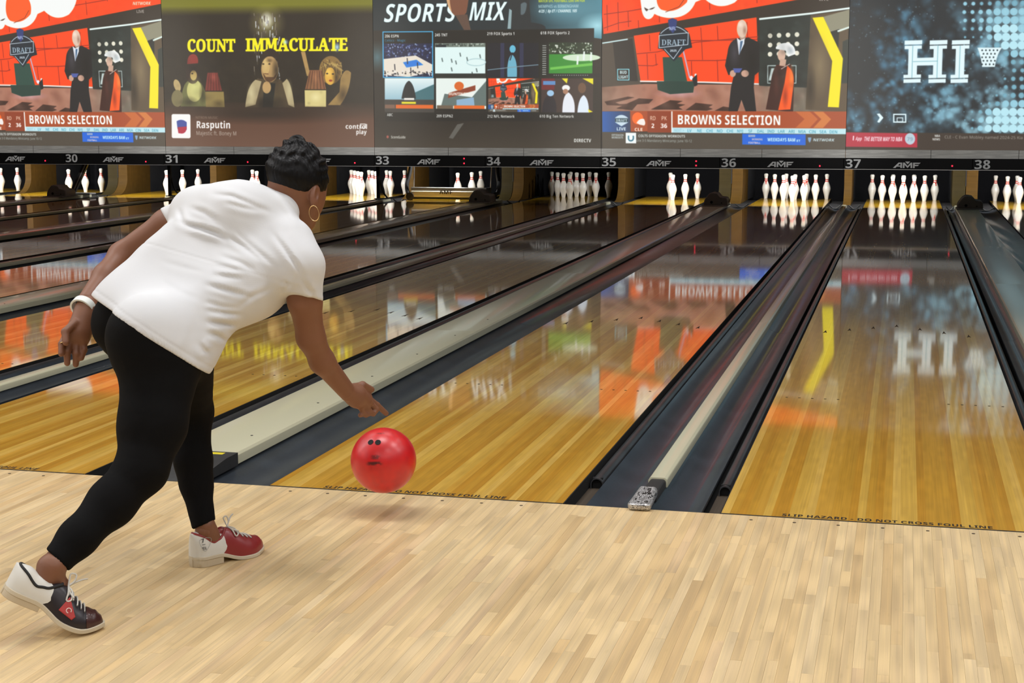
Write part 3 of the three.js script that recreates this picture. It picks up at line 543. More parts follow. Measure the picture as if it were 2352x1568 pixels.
  poly(g, '#f8e60c', 1866, 42, 1890, 40, 1935, 134, 1927, 245, 1902, 244, 1911, 140); line(g, '#e8f8f4', 4.4, 1746, 44, 1866, 32, 1950, 21); line(g, '#e0f2ea', 4, 1922, 73, 1948, 64);
  soft(g, 'rgba(170,150,110,0.5)', 1884, 150, 26, 80); soft(g, 'rgba(20,14,8,0.6)', 1862, 200, 16, 60); mottle(g, rng(43), 1747, 46, 110, 150, 60, ['rgba(90,110,104,0.14)', 'rgba(0,0,0,0.16)'], 6, 18);
  // lower third
  poly(g, '#a84820', 1378, 256, 1946, 254, 1944, 294, 1378, 306); const bl = g.createLinearGradient(1380, 0, 1446, 0); bl.addColorStop(0, '#1f5aa8'); bl.addColorStop(1, '#2c3c58'); poly(g, bl, 1378, 257, 1445, 256, 1446, 306, 1378, 306); poly(g, '#8f3a1c', 1486, 256, 1543, 256, 1543, 306, 1486, 306);
  poly(g, '#c8662e', 1830, 255, 1862, 255, 1880, 272, 1862, 292, 1830, 292, 1850, 272); poly(g, '#d27838', 1870, 255, 1892, 255, 1910, 272, 1892, 292, 1870, 292, 1888, 272);
  line(g, '#f4f8f8', 3, 1544, 256, 1544, 306);
  words(g, 'BROWNS SELECTION', 1556, 286, 31, '#f8fcfc', { width: 241 }); words(g, 'RD', 1492, 277, 13, '#f0d4c4', { bold: false, width: 14 }); words(g, '2', 1495, 295, 14, '#ffffff'); words(g, 'PK', 1519, 277, 13, '#f0d4c4', { bold: false, width: 13 }); words(g, '36', 1517, 295, 14, '#ffffff', { width: 16 });
  words(g, 'LIVE', 1412, 302, 10, '#e6f2f6', { width: 23 }); words(g, 'CLE', 1455, 303, 10, '#fff2ea', { width: 20 });
  curve(g, '#c8dce8', [[1409, 272], [1424, 258, 1440, 272], [1440, 283], [1424, 292], [1409, 283]]); poly(g, '#16323e', 1409, 273, 1440, 273, 1440, 282, 1409, 282); words(g, 'DRAFT', 1411, 281, 8, '#dfeef2', { width: 27, font: 'serif' });
  oval(g, '#ff6a1e', 1463, 273, 13, 14); curve(g, '#f4ece8', [[1460, 284], [1466, 272, 1478, 274], [1484, 286, 1478, 290], [1468, 288]]);
  // crawl
  poly(g, '#bfe6ee', 1545, 294, 1944, 293, 1944, 306, 1545, 306); words(g, 'NEXT >', 1549, 304, 9, '#8fc0d0', { bold: false, width: 24 });
  ['LV', 'NE', 'CHI', 'NO', 'CHI', 'NYJ', 'SF', 'DAL', 'IND', 'LAR', 'ARI', 'MIA', 'CIN', 'SEA', 'DEN'].forEach((s, i) => words(g, s, 1585 + i * 23.6, 304, 9.5, '#1d7f9e', { bold: false, align: 'center' }));
  poly(g, '#4a4238', 1378, 306, 1944, 306, 1944, 346, 1378, 346);
  words(g, 'OFFSEASON', 1400, 315, 6.5, '#b8c6c8', { width: 29 }); words(g, 'WORKOUTS', 1400, 321, 6.5, '#b8c6c8', { width: 28 }); words(g, 'COLTS OFFSEASON WORKOUTS', 1464, 317, 8.5, '#d6dcd8', { width: 111 }); words(g, 'une 3-5 Mandatory Minicamp: June 10-12', 1459, 328, 8.5, '#a9b2ae', { bold: false, width: 132 });
  poly(g, '#f0f6f6', 1434, 307, 1459, 307, 1459, 332, 1434, 332); g.strokeStyle = '#2f6f86'; g.lineWidth = 3.2; g.beginPath(); g.moveTo(1441, 314); g.quadraticCurveTo(1439, 326, 1446, 326); g.quadraticCurveTo(1454, 326, 1452, 314); g.stroke();
  poly(g, '#1464d8', 1708, 307, 1853, 307, 1853, 332, 1708, 332); words(g, 'WEEKDAYS 8AM', 1766, 324, 11, '#dff4fa', { width: 64 }); words(g, 'ET', 1832, 324, 7, '#dff4fa', { width: 9 }); words(g, 'GOOD', 1722, 314, 6.5, '#ffd9c0', { width: 16 }); words(g, 'MORNING', 1730, 322, 6.5, '#e7bfc8', { width: 25 }); words(g, 'FOOTBALL', 1722, 330, 6.5, '#f2c8d0', { width: 28 });
  words(g, 'NETWORK', 1869, 323, 9, '#c4dce2', { width: 48, italic: true }); curve(g, '#7fa0c0', [[1858, 314], [1866, 314], [1865, 324, 1862, 326], [1858, 322, 1858, 314]]);
  words(g, 'NETWORK', 1870, -16, 11, '#e8dcd4', { width: 50, italic: true }); words(g, 'LIVE', 1880, 4, 10, '#d8d0c8', { bold: false, width: 22 });
}
function drawMusic(g) {   // music video still
  g.fillStyle = '#241c12'; g.fillRect(300, -300, 700, 700);
  const top = g.createLinearGradient(0, -90, 0, 34); top.addColorStop(0, '#6a6814'); top.addColorStop(0.82, '#787618'); top.addColorStop(1, '#241c12'); poly(g, top, 340, -120, 880, -120, 880, 34, 340, 34);
  const low = g.createLinearGradient(0, 235, 0, 345); low.addColorStop(0, '#2c2016'); low.addColorStop(0.35, '#5c3c2c'); low.addColorStop(1, '#6a4a3a'); poly(g, low, 340, 235, 880, 235, 880, 346, 340, 346);
  soft(g, 'rgba(250,240,150,0.5)', 612, 52, 46); soft(g, 'rgba(255,255,240,1)', 612, 46, 17, 22);
  const r = rng(3); for (let i = 0; i < 160; i++) { const x = 580 + r() * 62 - (r() < 0.3 ? 0 : 0), y = 28 + r() * 156, k = r(); if (x > 596 && x < 630 && y > 110) continue; line(g, k > 0.7 ? '#d8dfe6' : k > 0.4 ? '#857a6c' : '#4c4236', 1.6, x, y, x + r() * 2 - 1, y + 5 + r() * 12); }
  words(g, 'COUNT', 426, 117, 39, '#f8ee00', { font: 'serif', width: 113 }); words(g, 'IMMACULATE', 563, 116, 39, '#f8ee00', { font: 'serif', width: 233 });
  g.strokeStyle = '#f8ee00'; g.lineWidth = 2.2; g.font = 'bold 39px serif';
  for (const [s, x, y, w] of [['COUNT', 426, 117, 113], ['IMMACULATE', 563, 116, 233]]) { g.save(); g.translate(x, y); g.scale(w / g.measureText(s).width, 1); g.strokeText(s, 0, 0); g.restore(); }
  soft(g, 'rgba(190,230,250,0.9)', 655, 96, 8); soft(g, 'rgba(190,235,255,0.95)', 772, 108, 9, 13);
  // three performers and lamps
  curve(g, '#6a6a3c', [[410, 245], [412, 200, 424, 188], [440, 176, 458, 190], [472, 206, 474, 245]]); oval(g, '#c2bc74', 443, 208, 18, 26); oval(g, '#2a1a14', 439, 168, 16, 24); oval(g, '#b89a58', 441, 172, 8, 12); curve(g, '#8c2a24', [[426, 146], [426, 124, 440, 122], [454, 124, 452, 144]]); oval(g, '#b9a06c', 402, 196, 8, 15, -0.3); oval(g, '#7a704a', 402, 226, 14, 20);
  curve(g, '#7a2f28', [[474, 166], [498, 166], [508, 208], [468, 208]]); for (let i = 0; i < 5; i++) line(g, '#4e1c18', 1.4, 478 + i * 5, 168, 474 + i * 7, 208); curve(g, '#8f7a44', [[468, 210], [512, 210], [514, 246], [470, 246]]);
  curve(g, '#4a3c28', [[562, 246], [566, 200, 590, 180], [640, 180], [664, 196, 674, 246]]); curve(g, '#b0a078', [[562, 246], [566, 196, 586, 182], [600, 186], [586, 240]]); curve(g, '#b0a078', [[676, 246], [670, 190, 658, 180], [648, 190], [662, 240]]); oval(g, '#b4905c', 619, 158, 20, 30); curve(g, '#2a1c12', [[599, 140], [598, 116, 620, 110], [644, 114, 640, 150], [634, 132], [628, 126, 606, 130]]); curve(g, '#5a3c24', [[603, 166], [606, 186, 618, 188], [634, 184, 637, 164], [628, 176], [610, 176]]); oval(g, '#caa868', 610, 152, 9, 18); curve(g, '#191a18', [[606, 190], [632, 190], [626, 246], [602, 246]]); oval(g, '#c09a64', 612, 200, 10, 14);
  oval(g, '#8a6a34', 758, 160, 26, 32); for (let i = 0; i < 26; i++) line(g, i % 2 ? '#b89a54' : '#5a4220', 1.6, 735 + r() * 48, 134 + r() * 16, 733 + r() * 54, 146 + r() * 30); oval(g, '#e0ab40', 757, 174, 12, 20); oval(g, '#9c3a24', 758, 184, 4, 2.4); curve(g, '#b08c54', [[690, 118], [700, 118], [712, 172], [704, 174]]); curve(g, '#9a7a44', [[780, 180], [790, 150, 804, 166], [802, 212, 780, 240], [752, 240], [778, 210]]);
  curve(g, '#8c5a3a', [[710, 160], [738, 160], [748, 204], [700, 204]]); for (let i = 0; i < 6; i++) line(g, '#4a2c1c', 1.4, 712 + i * 5, 162, 704 + i * 8, 204); poly(g, '#d8c884', 699, 206, 748, 206, 748, 244, 700, 244);
  for (const [x, y, rx, ry, c] of [[443, 200, 20, 34, 'rgba(230,232,150,0.5)'], [430, 235, 24, 16, 'rgba(20,14,8,0.6)'], [462, 215, 10, 30, 'rgba(30,24,10,0.55)'], [441, 156, 14, 12, 'rgba(10,6,4,0.7)'], [500, 238, 20, 12, 'rgba(30,20,8,0.5)'], [488, 176, 8, 14, 'rgba(210,110,90,0.45)'], [608, 146, 9, 16, 'rgba(244,210,140,0.6)'], [634, 160, 12, 34, 'rgba(16,10,6,0.75)'], [618, 138, 10, 6, 'rgba(24,14,8,0.5)'], [576, 214, 12, 28, 'rgba(236,226,176,0.5)'], [664, 208, 9, 30, 'rgba(236,226,176,0.4)'], [620, 236, 40, 20, 'rgba(16,10,6,0.7)'], [598, 238, 10, 16, 'rgba(16,10,6,0.5)'], [753, 166, 8, 14, 'rgba(255,220,110,0.6)'], [770, 176, 10, 26, 'rgba(24,14,6,0.7)'], [786, 216, 16, 26, 'rgba(24,14,6,0.6)'], [724, 222, 16, 14, 'rgba(255,246,190,0.5)'], [724, 176, 8, 18, 'rgba(230,160,110,0.4)'], [600, 262, 230, 26, 'rgba(36,26,18,0.9)']]) soft(g, c, x, y, rx, ry);
  for (const [x, y] of [[604, 146], [618, 146], [438, 168], [750, 168], [763, 169]]) oval(g, '#1c120c', x, y, 2.6, 1.5);
  line(g, '#5c3420', 1.6, 606, 168, 616, 169); mottle(g, r, 370, 120, 480, 130, 200, ['rgba(0,0,0,0.09)', 'rgba(150,130,80,0.05)'], 4, 16);
  // caption
  g.fillStyle = '#f4f4f2'; g.beginPath(); g.roundRect(388, 263, 45, 57, 4); g.fill(); curve(g, '#3a4c9a', [[400, 280], [412, 272, 424, 282], [424, 300], [402, 298]]); curve(g, '#b0203c', [[402, 294], [424, 292], [424, 308, 412, 309], [404, 308]]);
  words(g, 'NITRON MUSIC', 445, 274, 8, '#8c7868', { bold: false, width: 53 }); words(g, 'Rasputin', 446, 296, 23, '#f2f0ee', { width: 82 }); words(g, 'Majestic ft. Boney M', 446, 312, 13, '#b0a49a', { bold: false, width: 96 });
  words(g, 'control', 792, 294, 15, '#f0f0ee', { width: 50 }); words(g, 'play', 816, 306, 14, '#f0f0ee', { width: 24 }); g.strokeStyle = '#f0f0ee'; g.lineWidth = 2; g.strokeRect(826, 283, 11, 9);
}
function drawMix(g) {   // eight-channel sports guide
  g.fillStyle = '#201a14'; g.fillRect(780, -300, 700, 700);
  const sky = g.createLinearGradient(1200, 0, 1384, 0); sky.addColorStop(0, '#1c2c32'); sky.addColorStop(1, '#4f8c9c'); poly(g, sky, 1200, -120, 1390, -120, 1390, 92, 1215, 66, 1180, 40); poly(g, '#16242a', 850, -120, 1215, -120, 1215, 68, 850, 68); soft(g, 'rgba(180,235,245,0.85)', 1368, 60, 46, 30); soft(g, 'rgba(130,200,220,0.5)', 1290, 20, 80, 40); soft(g, 'rgba(120,190,210,0.5)', 862, 130, 30, 40);
  words(g, 'SPORTS', 876, 48, 58, '#eafcfc', { width: 168, italic: true }); words(g, 'MIX', 1074, 46, 58, '#eafcfc', { width: 84, italic: true }); g.fillStyle = '#eafcfc'; g.fillRect(880, -90, 120, 12); words(g, 'ESPN', 900, -36, 44, '#c8f4f8', { width: 120, italic: true });
  curve(g, '#7a4a34', [[1022, -60], [1018, 10, 1044, 34], [1062, 42, 1072, 28], [1082, -20, 1078, -70]]); curve(g, '#d8a878', [[1024, -40], [1022, 12, 1038, 26], [1030, 0, 1034, -40]]); curve(g, '#5c4438', [[1046, 34], [1074, 32], [1082, 68], [1066, 68]]);
  curve(g, '#20262a', [[1168, -90], [1164, 20, 1174, 60], [1182, 72], [1250, 72], [1262, 56, 1220, 52], [1214, 20, 1214, -90]]); poly(g, '#8fa8ac', 1170, 20, 1176, 24, 1174, 66, 1166, 66); curve(g, '#55646a', [[1196, 10], [1206, 2, 1210, 10], [1208, 38, 1196, 34]]);
  words(g, 'WATCH UFL FOOTBALL LIVE ON FOX', 1236, 7, 8, '#d2dc3c', { width: 104 }); words(g, 'MEMPHIS vs BIRMINGHAM', 1236, 19, 9.5, '#b4d4d8', { bold: false, width: 90 }); words(g, '4/25 | 8p ET / CHANNEL 105', 1236, 30, 9, '#e4f4f4', { italic: true, width: 86 });
  g.fillStyle = '#0e0d0c'; poly(g, '#12110f', 874, 72, 1361, 66, 1361, 276, 880, 280);
  const cell = (i, j) => [877 + i * 121.5 + j * 2, j ? 179 : 98, 117, j ? 78 : 79];
  const box4 = (c, x, y, w, h) => { g.fillStyle = c; g.fillRect(x, y, w, h); };
  const r = rng(12), crowd = (x, y, w, h, cols, n) => { for (let i = 0; i < n; i++) box4(cols[Math.floor(r() * cols.length)], x + r() * (w - 3), y + r() * (h - 3), 1.5 + r() * 3, 1.5 + r() * 3); };
  { const [x, y, w, h] = cell(0, 0); box4('#141a3c', x, y, w, h); crowd(x, y, w, 34, ['#2c3468', '#5a6a9c', '#8fa0c0', '#1c2244'], 200); poly(g, '#e6dccc', x, y + 36, x + 76, y + 28, x + w, y + 50, x + w, y + 66, x + 60, y + 78, x, y + 74); poly(g, '#1a78d8', x + 46, y + 44, x + 78, y + 38, x + 94, y + 50, x + 54, y + 56); crowd(x, y + 62, w, 15, ['#1c1a1e', '#48484e', '#e8e6e0'], 60); for (const [a, b] of [[26, 48], [80, 44], [64, 56], [56, 34]]) line(g, '#2a2a36', 2.2, x + a, y + b, x + a + 1, y + b + 14); }
  { const [x, y, w, h] = cell(1, 0); box4('#dff4f2', x, y, w, h); box4('#6a766c', x, y, w, 9); crowd(x, y, w, 8, ['#39423c', '#a4b0a4'], 60); g.strokeStyle = '#a8c8cc'; g.lineWidth = 1.6; g.beginPath(); g.ellipse(x + 96, y + 44, 22, 8, 0, 0, 7); g.stroke(); for (const [a, b] of [[16, 34], [38, 36], [48, 40], [74, 32], [58, 22], [104, 26], [96, 58], [38, 56], [86, 66]]) line(g, '#5c6c6c', 2.6, x + a, y + b, x + a + 2, y + b + 9); box4('#1e2422', x, y + 70, w, 9); box4('#20262c', x + 2, y + 3, 24, 6); }
  { const [x, y, w, h] = cell(2, 0); box4('#10121e', x, y, w, h); box4('#262a48', x + 30, y, 9, h); box4('#262a48', x + 74, y, 9, h); curve(g, '#68aec6', [[x + 46, y + 78], [x + 44, y + 36, x + 56, y + 26], [x + 70, y + 34, x + 68, y + 78]]); oval(g, '#62b8d4', x + 58, y + 14, 7, 9); line(g, '#10141c', 2, x + 58, y + 22, x + 52, y + 40); line(g, '#7c9aa4', 2, x, y + 62, x + 72, y + 54, x + w, y + 50); }
  { const [x, y, w, h] = cell(3, 0); box4('#2f8a2a', x, y, w, h); box4('#1a2c18', x, y, w, 26); crowd(x, y, w, 26, ['#2c3c26', '#7c8a72', '#d4d8cc'], 110); oval(g, '#cfe4c8', x + 92, y + 34, 42, 8); poly(g, '#6cc04a', x + 22, y + 56, x + w, y + 46, x + w, y + 52, x + 22, y + 62); box4('#141614', x, y, 19, h); for (let i = 0; i < 14; i++) box4('#d0d4cc', x + 4, y + 6 + i * 5, 9, 1.6); for (const [a, b] of [[84, 30], [98, 20], [114, 22]]) line(g, '#e8f0ec', 4, x + a, y + b, x + a - 1, y + b + 20); box4('#141614', x + 19, y + 70, w, 9); for (let i = 0; i < 16; i++) box4('#c4c8c0', x + 30 + i * 5, y + 73, 2, 2); }
  { const [x, y, w, h] = cell(0, 1); box4('#bfd8e0', x, y, w, h); const q = g.createLinearGradient(0, y, 0, y + 54); q.addColorStop(0, '#e2f0f0'); q.addColorStop(1, '#8fb8c8'); poly(g, q, x, y, x + w, y, x + w, y + 50, x, y + 50); poly(g, '#3c6c74', x + 70, y + 34, x + w, y + 14, x + w, y + 56, x + 66, y + 56); box4('#3c3834', x, y + 50, w, 30); curve(g, '#1a1e22', [[x + 40, y + 48], [x + 46, y + 10, x + 58, y + 6], [x + 70, y + 12, x + 74, y + 48]]); box4('#e8e4dc', x + 46, y + 46, 24, 5); box4('#e4d820', x + 40, y + 55, 34, 5); box4('#e06418', x + 26, y + 62, w - 28, 9); box4('#7a5a48', x, y + 62, 24, 9); }
  { const [x, y, w, h] = cell(1, 1); box4('#e6f0ea', x, y, w, h); poly(g, '#60706c', x + 84, y + 44, x + w, y + 6, x + w, y + 64, x + 12, y + 64, x + 20, y + 36); poly(g, '#8c3c22', x + 30, y + 34, x + 92, y + 16, x + 92, y + 28, x + 28, y + 46); oval(g, '#d8641e', x + 54, y + 18, 11, 10); words(g, 'HUNTINGTON', x + 30, y + 40, 9, '#f4f0e8', { width: 58 }); poly(g, '#8cb0cc', x + 48, y + 50, x + 88, y + 44, x + 90, y + 64, x + 48, y + 64); box4('#e06418', x + 42, y + 63, w - 46, 8); box4('#6a5a48', x + 2, y + 63, 38, 8); box4('#14120f', x, y + 71, w, 7); }
  { const [x, y, w, h] = cell(2, 1); g.save(); g.beginPath(); g.rect(x, y, w, h); g.clip(); g.translate(x, y); g.scale(w / 570, h / 345); g.translate(-1380, 10); drawDraft(g); g.restore(); }
  { const [x, y, w, h] = cell(3, 1); box4('#3c2c28', x, y, w, h); box4('#6c1c24', x, y, 30, 26); poly(g, '#e8dc18', x + 46, y, x + 58, y + 12, x + 60, y, x + 46, y); poly(g, '#e8dc18', x + 92, y, x + w, y, x + w, y + 14); box4('#5a8ac0', x + 4, y + 6, 28, 9); curve(g, '#201c24', [[x + 2, y + 78], [x + 4, y + 40, x + 20, y + 36], [x + 38, y + 48, x + 34, y + 78]]); oval(g, '#9cc4e4', x + 21, y + 34, 8, 7); curve(g, '#e4e8f0', [[x + 48, y + 78], [x + 48, y + 36, x + 62, y + 32], [x + 78, y + 44, x + 76, y + 78]]); oval(g, '#f0f0ee', x + 56, y + 22, 9, 7); oval(g, '#a87a60', x + 55, y + 30, 6, 6); curve(g, '#dce8f4', [[x + 82, y + 78], [x + 84, y + 44, x + 96, y + 38], [x + 108, y + 46, x + 108, y + 78]]); oval(g, '#6a4a34', x + 92, y + 22, 9, 12); poly(g, '#e8dc18', x + 106, y + 70, x + w, y + 76, x + 108, y + 78); }
  g.strokeStyle = '#46b4e8'; g.lineWidth = 2.4; g.strokeRect(876, 71, 117, 106);
  words(g, '206 ESPN', 880, 84, 9.5, '#e2e2dc', { width: 34 }); words(g, 'Celtics - Magic', 880, 94, 8, '#3fa4d4', { bold: false, width: 50 }); words(g, '245 TNT', 998, 82, 9.5, '#e2e2dc', { width: 30 }); words(g, '219 FOX Sports 1', 1119, 80, 9.5, '#e2e2dc', { width: 64 }); words(g, '618 FOX Sports 2', 1241, 79, 9.5, '#e2e2dc', { width: 66 });
  words(g, 'ABC', 884, 268, 9.5, '#d8d8d2', { width: 14 }); words(g, '209 ESPN2', 1001, 270, 9.5, '#d8d8d2', { width: 39 }); words(g, '212 NFL Network', 1120, 270, 9.5, '#d8d8d2', { width: 63 }); words(g, '610 Big Ten Network', 1240, 269, 9.5, '#d8d8d2', { width: 78 });
  const lo = g.createLinearGradient(0, 276, 0, 345); lo.addColorStop(0, '#201a14'); lo.addColorStop(1, '#3a3228'); poly(g, lo, 850, 280, 1390, 278, 1390, 346, 850, 346); poly(g, '#5a5852', 1066, 283, 1050, 286, 1030, 318, 1040, 320);
  words(g, 'ScoreGuide', 893, 321, 9, '#c8c8c0', { width: 35 }); oval(g, '#a05448', 885, 317, 3, 3.6); words(g, 'DIRECTV', 1318, 325, 11, '#e8ece8', { width: 39 });
}
function drawHi(g) {   // basketball title card: icy grain, halftone dots, block lettering
  g.fillStyle = '#1a232a'; g.fillRect(1880, -300, 1000, 700);
  const r = rng(21);
  for (let i = 0; i < 2600; i++) { const x = 1940 + r() * 640, y = -120 + r() * 425, n = vnoise(x / 60, y / 60, 71) * 0.6 + vnoise(x / 24, y / 24, 72) * 0.4, e = smooth(1990, 2290, x) * 0.55 + smooth(160, 300, y) * 0.25; const a = clamp((n - 0.42 + e * 0.42) * 1.35, 0, 0.55); if (a > 0.02) soft(g, `rgba(${84 + 100 * e | 0},${150 + 80 * e | 0},${186 + 54 * e | 0},${a.toFixed(3)})`, x, y, 4 + r() * 12); }
  for (let i = 0; i < 500; i++) { const x = 1950 + r() * 520, y = -60 + r() * 360; soft(g, 'rgba(190,226,238,0.5)', x, y, 0.8 + r() * 2); }
  for (let i = 0; i < 44; i++) for (let j = -7; j < 24; j++) { const x = 2216 + i * 18.6 + (j % 2 ? 2 : 0), y = -86 + j * 19; if (y > 302) continue; const k = vnoise(i / 3.2, j / 3.2, 73) * 1.1 + smooth(2230, 2330, x) * 0.4 + smooth(150, 300, y) * 0.12 - smooth(0, 1, 1 - Math.hypot((x - 2262) / 66, (y - 140) / 90)) * 1.1 - 0.42; if (k > 0) { const q = Math.min(9.6, 2 + k * 13) * (0.5 + 0.5 * smooth(2216, 2300, x)); oval(g, k > 0.6 ? '#b4e4f0' : k > 0.4 ? '#86c0d4' : '#5a94aa', x, y, q, q); soft(g, 'rgba(190,236,248,0.35)', x, y, q * 1.7); } }
  const ice = '#e2f6fa', slab = (x0, x1, y0, y1) => poly(g, ice, x0, y0, x1, y0 - 1, x1 - (y1 - y0) * 0.03, y1 - 1, x0 - (y1 - y0) * 0.03, y1);
  const serif = (x) => { slab(x, x + 41, 92, 102); slab(x, x + 40, 104, 112); slab(x - 3, x + 38, 171, 179); slab(x - 3, x + 37, 181, 190); slab(x + 9, x + 30, 110, 172); };
  serif(2079); serif(2137); serif(2188); slab(2106, 2150, 132, 150);
  for (const x of [2098, 2156, 2207]) line(g, '#3f8fa0', 1, x, 104, x - 2.5, 179); line(g, '#3f8fa0', 1, 2098, 140.5, 2155, 139.5);
  curve(g, ice, [[2246, 109], [2302, 109], [2290, 124, 2286, 153], [2257, 153], [2254, 126, 2246, 109]]); for (let j = 0; j < 5; j++) for (let i = 0; i < 5; i++) { const y = 115 + j * 8, x = 2257 + i * 8.6 + (j % 2) * 3; if (x < 2292 - j * 2) oval(g, '#1a2a30', x, y, 1.7, 2); }
  poly(g, ice, 2013, 262, 2020, 261, 2029, 271, 2019, 283, 2014, 281, 2020, 271); g.strokeStyle = ice; g.lineWidth = 3; g.strokeRect(2053, 263, 28, 18); g.lineWidth = 2; g.strokeRect(2061, 271, 13, 9);
  poly(g, '#3a2f28', 1930, 305, 2700, 307, 2700, 350, 1930, 350); poly(g, '#b4283e', 1938, 306, 2108, 307, 2108, 340, 1938, 340); words(g, 'App', 1962, 325, 12, '#f4dade', { width: 15, italic: true }); line(g, '#f4dade', 3, 1958, 314, 1957, 325); words(g, 'THE BETTER WAY TO NBA', 1982, 326, 14, '#f6e6e8', { width: 90, italic: true }); oval(g, '#b9ccd8', 2091, 320, 12, 13.5); words(g, '79', 2084, 325, 12, '#8ea6b8', { width: 14 });
  words(g, 'NBA', 2148, 315, 7.5, '#d8dcd8', { width: 13 }); words(g, 'NEWS', 2143, 323, 7.5, '#d8dcd8', { width: 18 }); words(g, 'CLE - C Evan Mobley named 2024-25 Kia NBA Defensive Player of the Year', 2171, 318, 9.5, '#9c9890', { bold: false, width: 330 });
}
{
  const edges = [-14.272, -10.893, -7.545, -4.165, -0.78, 2.6];
  const cloth = lin(0.14, 0.128, 0.108);
  const draw = [null, [drawMusic, [-13.422312, 0.006917, -0.000166], [2.972531, -0.000047, -0.006353]], [drawMix, [-13.030718, 0.006434, -0.000024], [2.932042, -0.000043, -0.006129]], [drawDraft, [-12.410254, 0.005969, 0.000109], [2.889246, -0.00004, -0.005905]], [drawHi, [-11.709679, 0.005598, 0.000215], [2.851063, -0.000037, -0.005714]]];
  const labels = ['projection screen at the left edge with orange brick draft broadcast', 'projection screen with yellow COUNT IMMACULATE title and three performers', 'projection screen with the SPORTS MIX grid of eight channels', 'projection screen with BROWNS SELECTION draft broadcast, right of the sports grid', 'projection screen with large icy HI lettering'];
  const mats = draw.map((d, i) => {
    if (!d) return null;
    const [cv, g] = screenCanvas(edges[i], edges[i + 1], d[1], d[2]); d[0](g);
    { const c2 = document.createElement('canvas'); c2.width = cv.width; c2.height = cv.height; const h = c2.getContext('2d'); h.filter = 'blur(1.3px)'; h.drawImage(cv, 0, 0); g.setTransform(1, 0, 0, 1, 0, 0); g.drawImage(c2, 0, 0); }
    const t = new THREE.CanvasTexture(cv); t.colorSpace = THREE.SRGBColorSpace; t.anisotropy = 8;
    return std(cloth, 0.85, { emissive: 0xffffff, emissiveMap: t, emissiveIntensity: 1.0 });
  });
  mats[0] = mats[3];
  const brightenedBorderMat = std(lin(0.74, 0.72, 0.66), 0.85, { map: speckTex });  // paler than the screen cloth to carry the light falling on it
  for (let i = 0; i < 5; i++) {
    const o = thing('projection_screen', labels[i], 'screen', [0, 0, 0], 0, 'projection screens over the lanes'), x0 = edges[i], x1 = edges[i + 1];
    const face = new THREE.PlaneGeometry(x1 - x0 - 0.006, SCREEN_TOP - SCREEN_BOTTOM); face.translate((x0 + x1) / 2, (SCREEN_TOP + SCREEN_BOTTOM) / 2, ZM - 0.058);
    part(o, 'screen_picture', face, mats[i]);
    part(o, 'screen_panel', box(x0, x1, SCREEN_BOTTOM, SCREEN_TOP, ZM - 0.1, ZM - 0.06), M.black);
    const n = 3; for (let k = 0; k < n; k++) part(o, 'border_panel', box(lerp(x0, x1, k / n) + 0.003, lerp(x0, x1, (k + 1) / n) - 0.003, BAND1 + 0.001, SCREEN_BOTTOM - 0.001, ZM - 0.1, ZM - 0.057), brightenedBorderMat, 'plain grey strip under the picture, brightness put into its pale colour');
  }
}
// ------------------------------------------------------------------ the bowler: joints and radii in metres from the base point
const BODY_AT = [-1.95, 0, 1.1];
const TORSO = [
  [-0.1510, 0.7130, -0.0970, 0.0880, 0.0030, 0.6500, -0.0320, 0.0820],
  [-0.1340, 0.7790, -0.1420, 0.0940, 0.0240, 0.7040, -0.0770, 0.0920],
  [-0.0890, 0.8450, -0.2050, 0.1000, 0.0780, 0.7640, -0.1310, 0.1000],
  [-0.0220, 0.9080, -0.2630, 0.1050, 0.1460, 0.8080, -0.2070, 0.1050],
  [-0.0420, 1.0010, -0.3550, 0.0700, 0.2560, 0.8690, -0.2440, 0.0730],
  [0.0940, 0.9800, -0.2820, 0.1000, 0.1100, 0.9930, -0.3090, 0.1000],
  [-0.0640, 0.9980, -0.3500, 0.0680, 0.0240, 1.0080, -0.3320, 0.0780],
  [0.1100, 0.9930, -0.3090, 0.0900, 0.2070, 1.0060, -0.3360, 0.0580],
  [0.2720, 0.9290, -0.2780, 0.0620, 0.3110, 0.8650, -0.2370, 0.0660],
  [0.1410, 0.8120, -0.2270, 0.0900, 0.1640, 0.8020, -0.2730, 0.0850]
];
const RIGHT_SLEEVE = [
  [0.3110, 0.8650, -0.2370, 0.0640, 0.3170, 0.7580, -0.2530, 0.0510]
];
const LEFT_SLEEVE = [
  [-0.0600, 1.0050, -0.3720, 0.0560, -0.2060, 0.9570, -0.4220, 0.0500]
];
const PELVIS = [
  [-0.0110, 0.6900, 0.0590, 0.1200, 0.0000, 0.6560, 0.0300, 0.1100],
  [-0.1720, 0.6980, -0.1100, 0.0950, -0.1590, 0.6790, -0.1100, 0.0900],
  [-0.1480, 0.7100, -0.1180, 0.0950, 0.0110, 0.6480, -0.0650, 0.0950]
];
const RIGHT_LEG = [
  [0.0170, 0.6020, 0.0660, 0.1070, 0.0270, 0.4650, 0.1360, 0.0880],
  [0.0270, 0.4650, 0.1360, 0.0880, 0.0270, 0.3600, 0.2040, 0.0670],
  [0.0270, 0.3580, 0.2040, 0.0650, -0.0190, 0.2840, 0.2900, 0.0595],
  [-0.0190, 0.2840, 0.2900, 0.0595, -0.0560, 0.2170, 0.4030, 0.0460],
  [-0.0560, 0.2170, 0.4030, 0.0460, -0.0830, 0.1680, 0.4800, 0.0390]
];
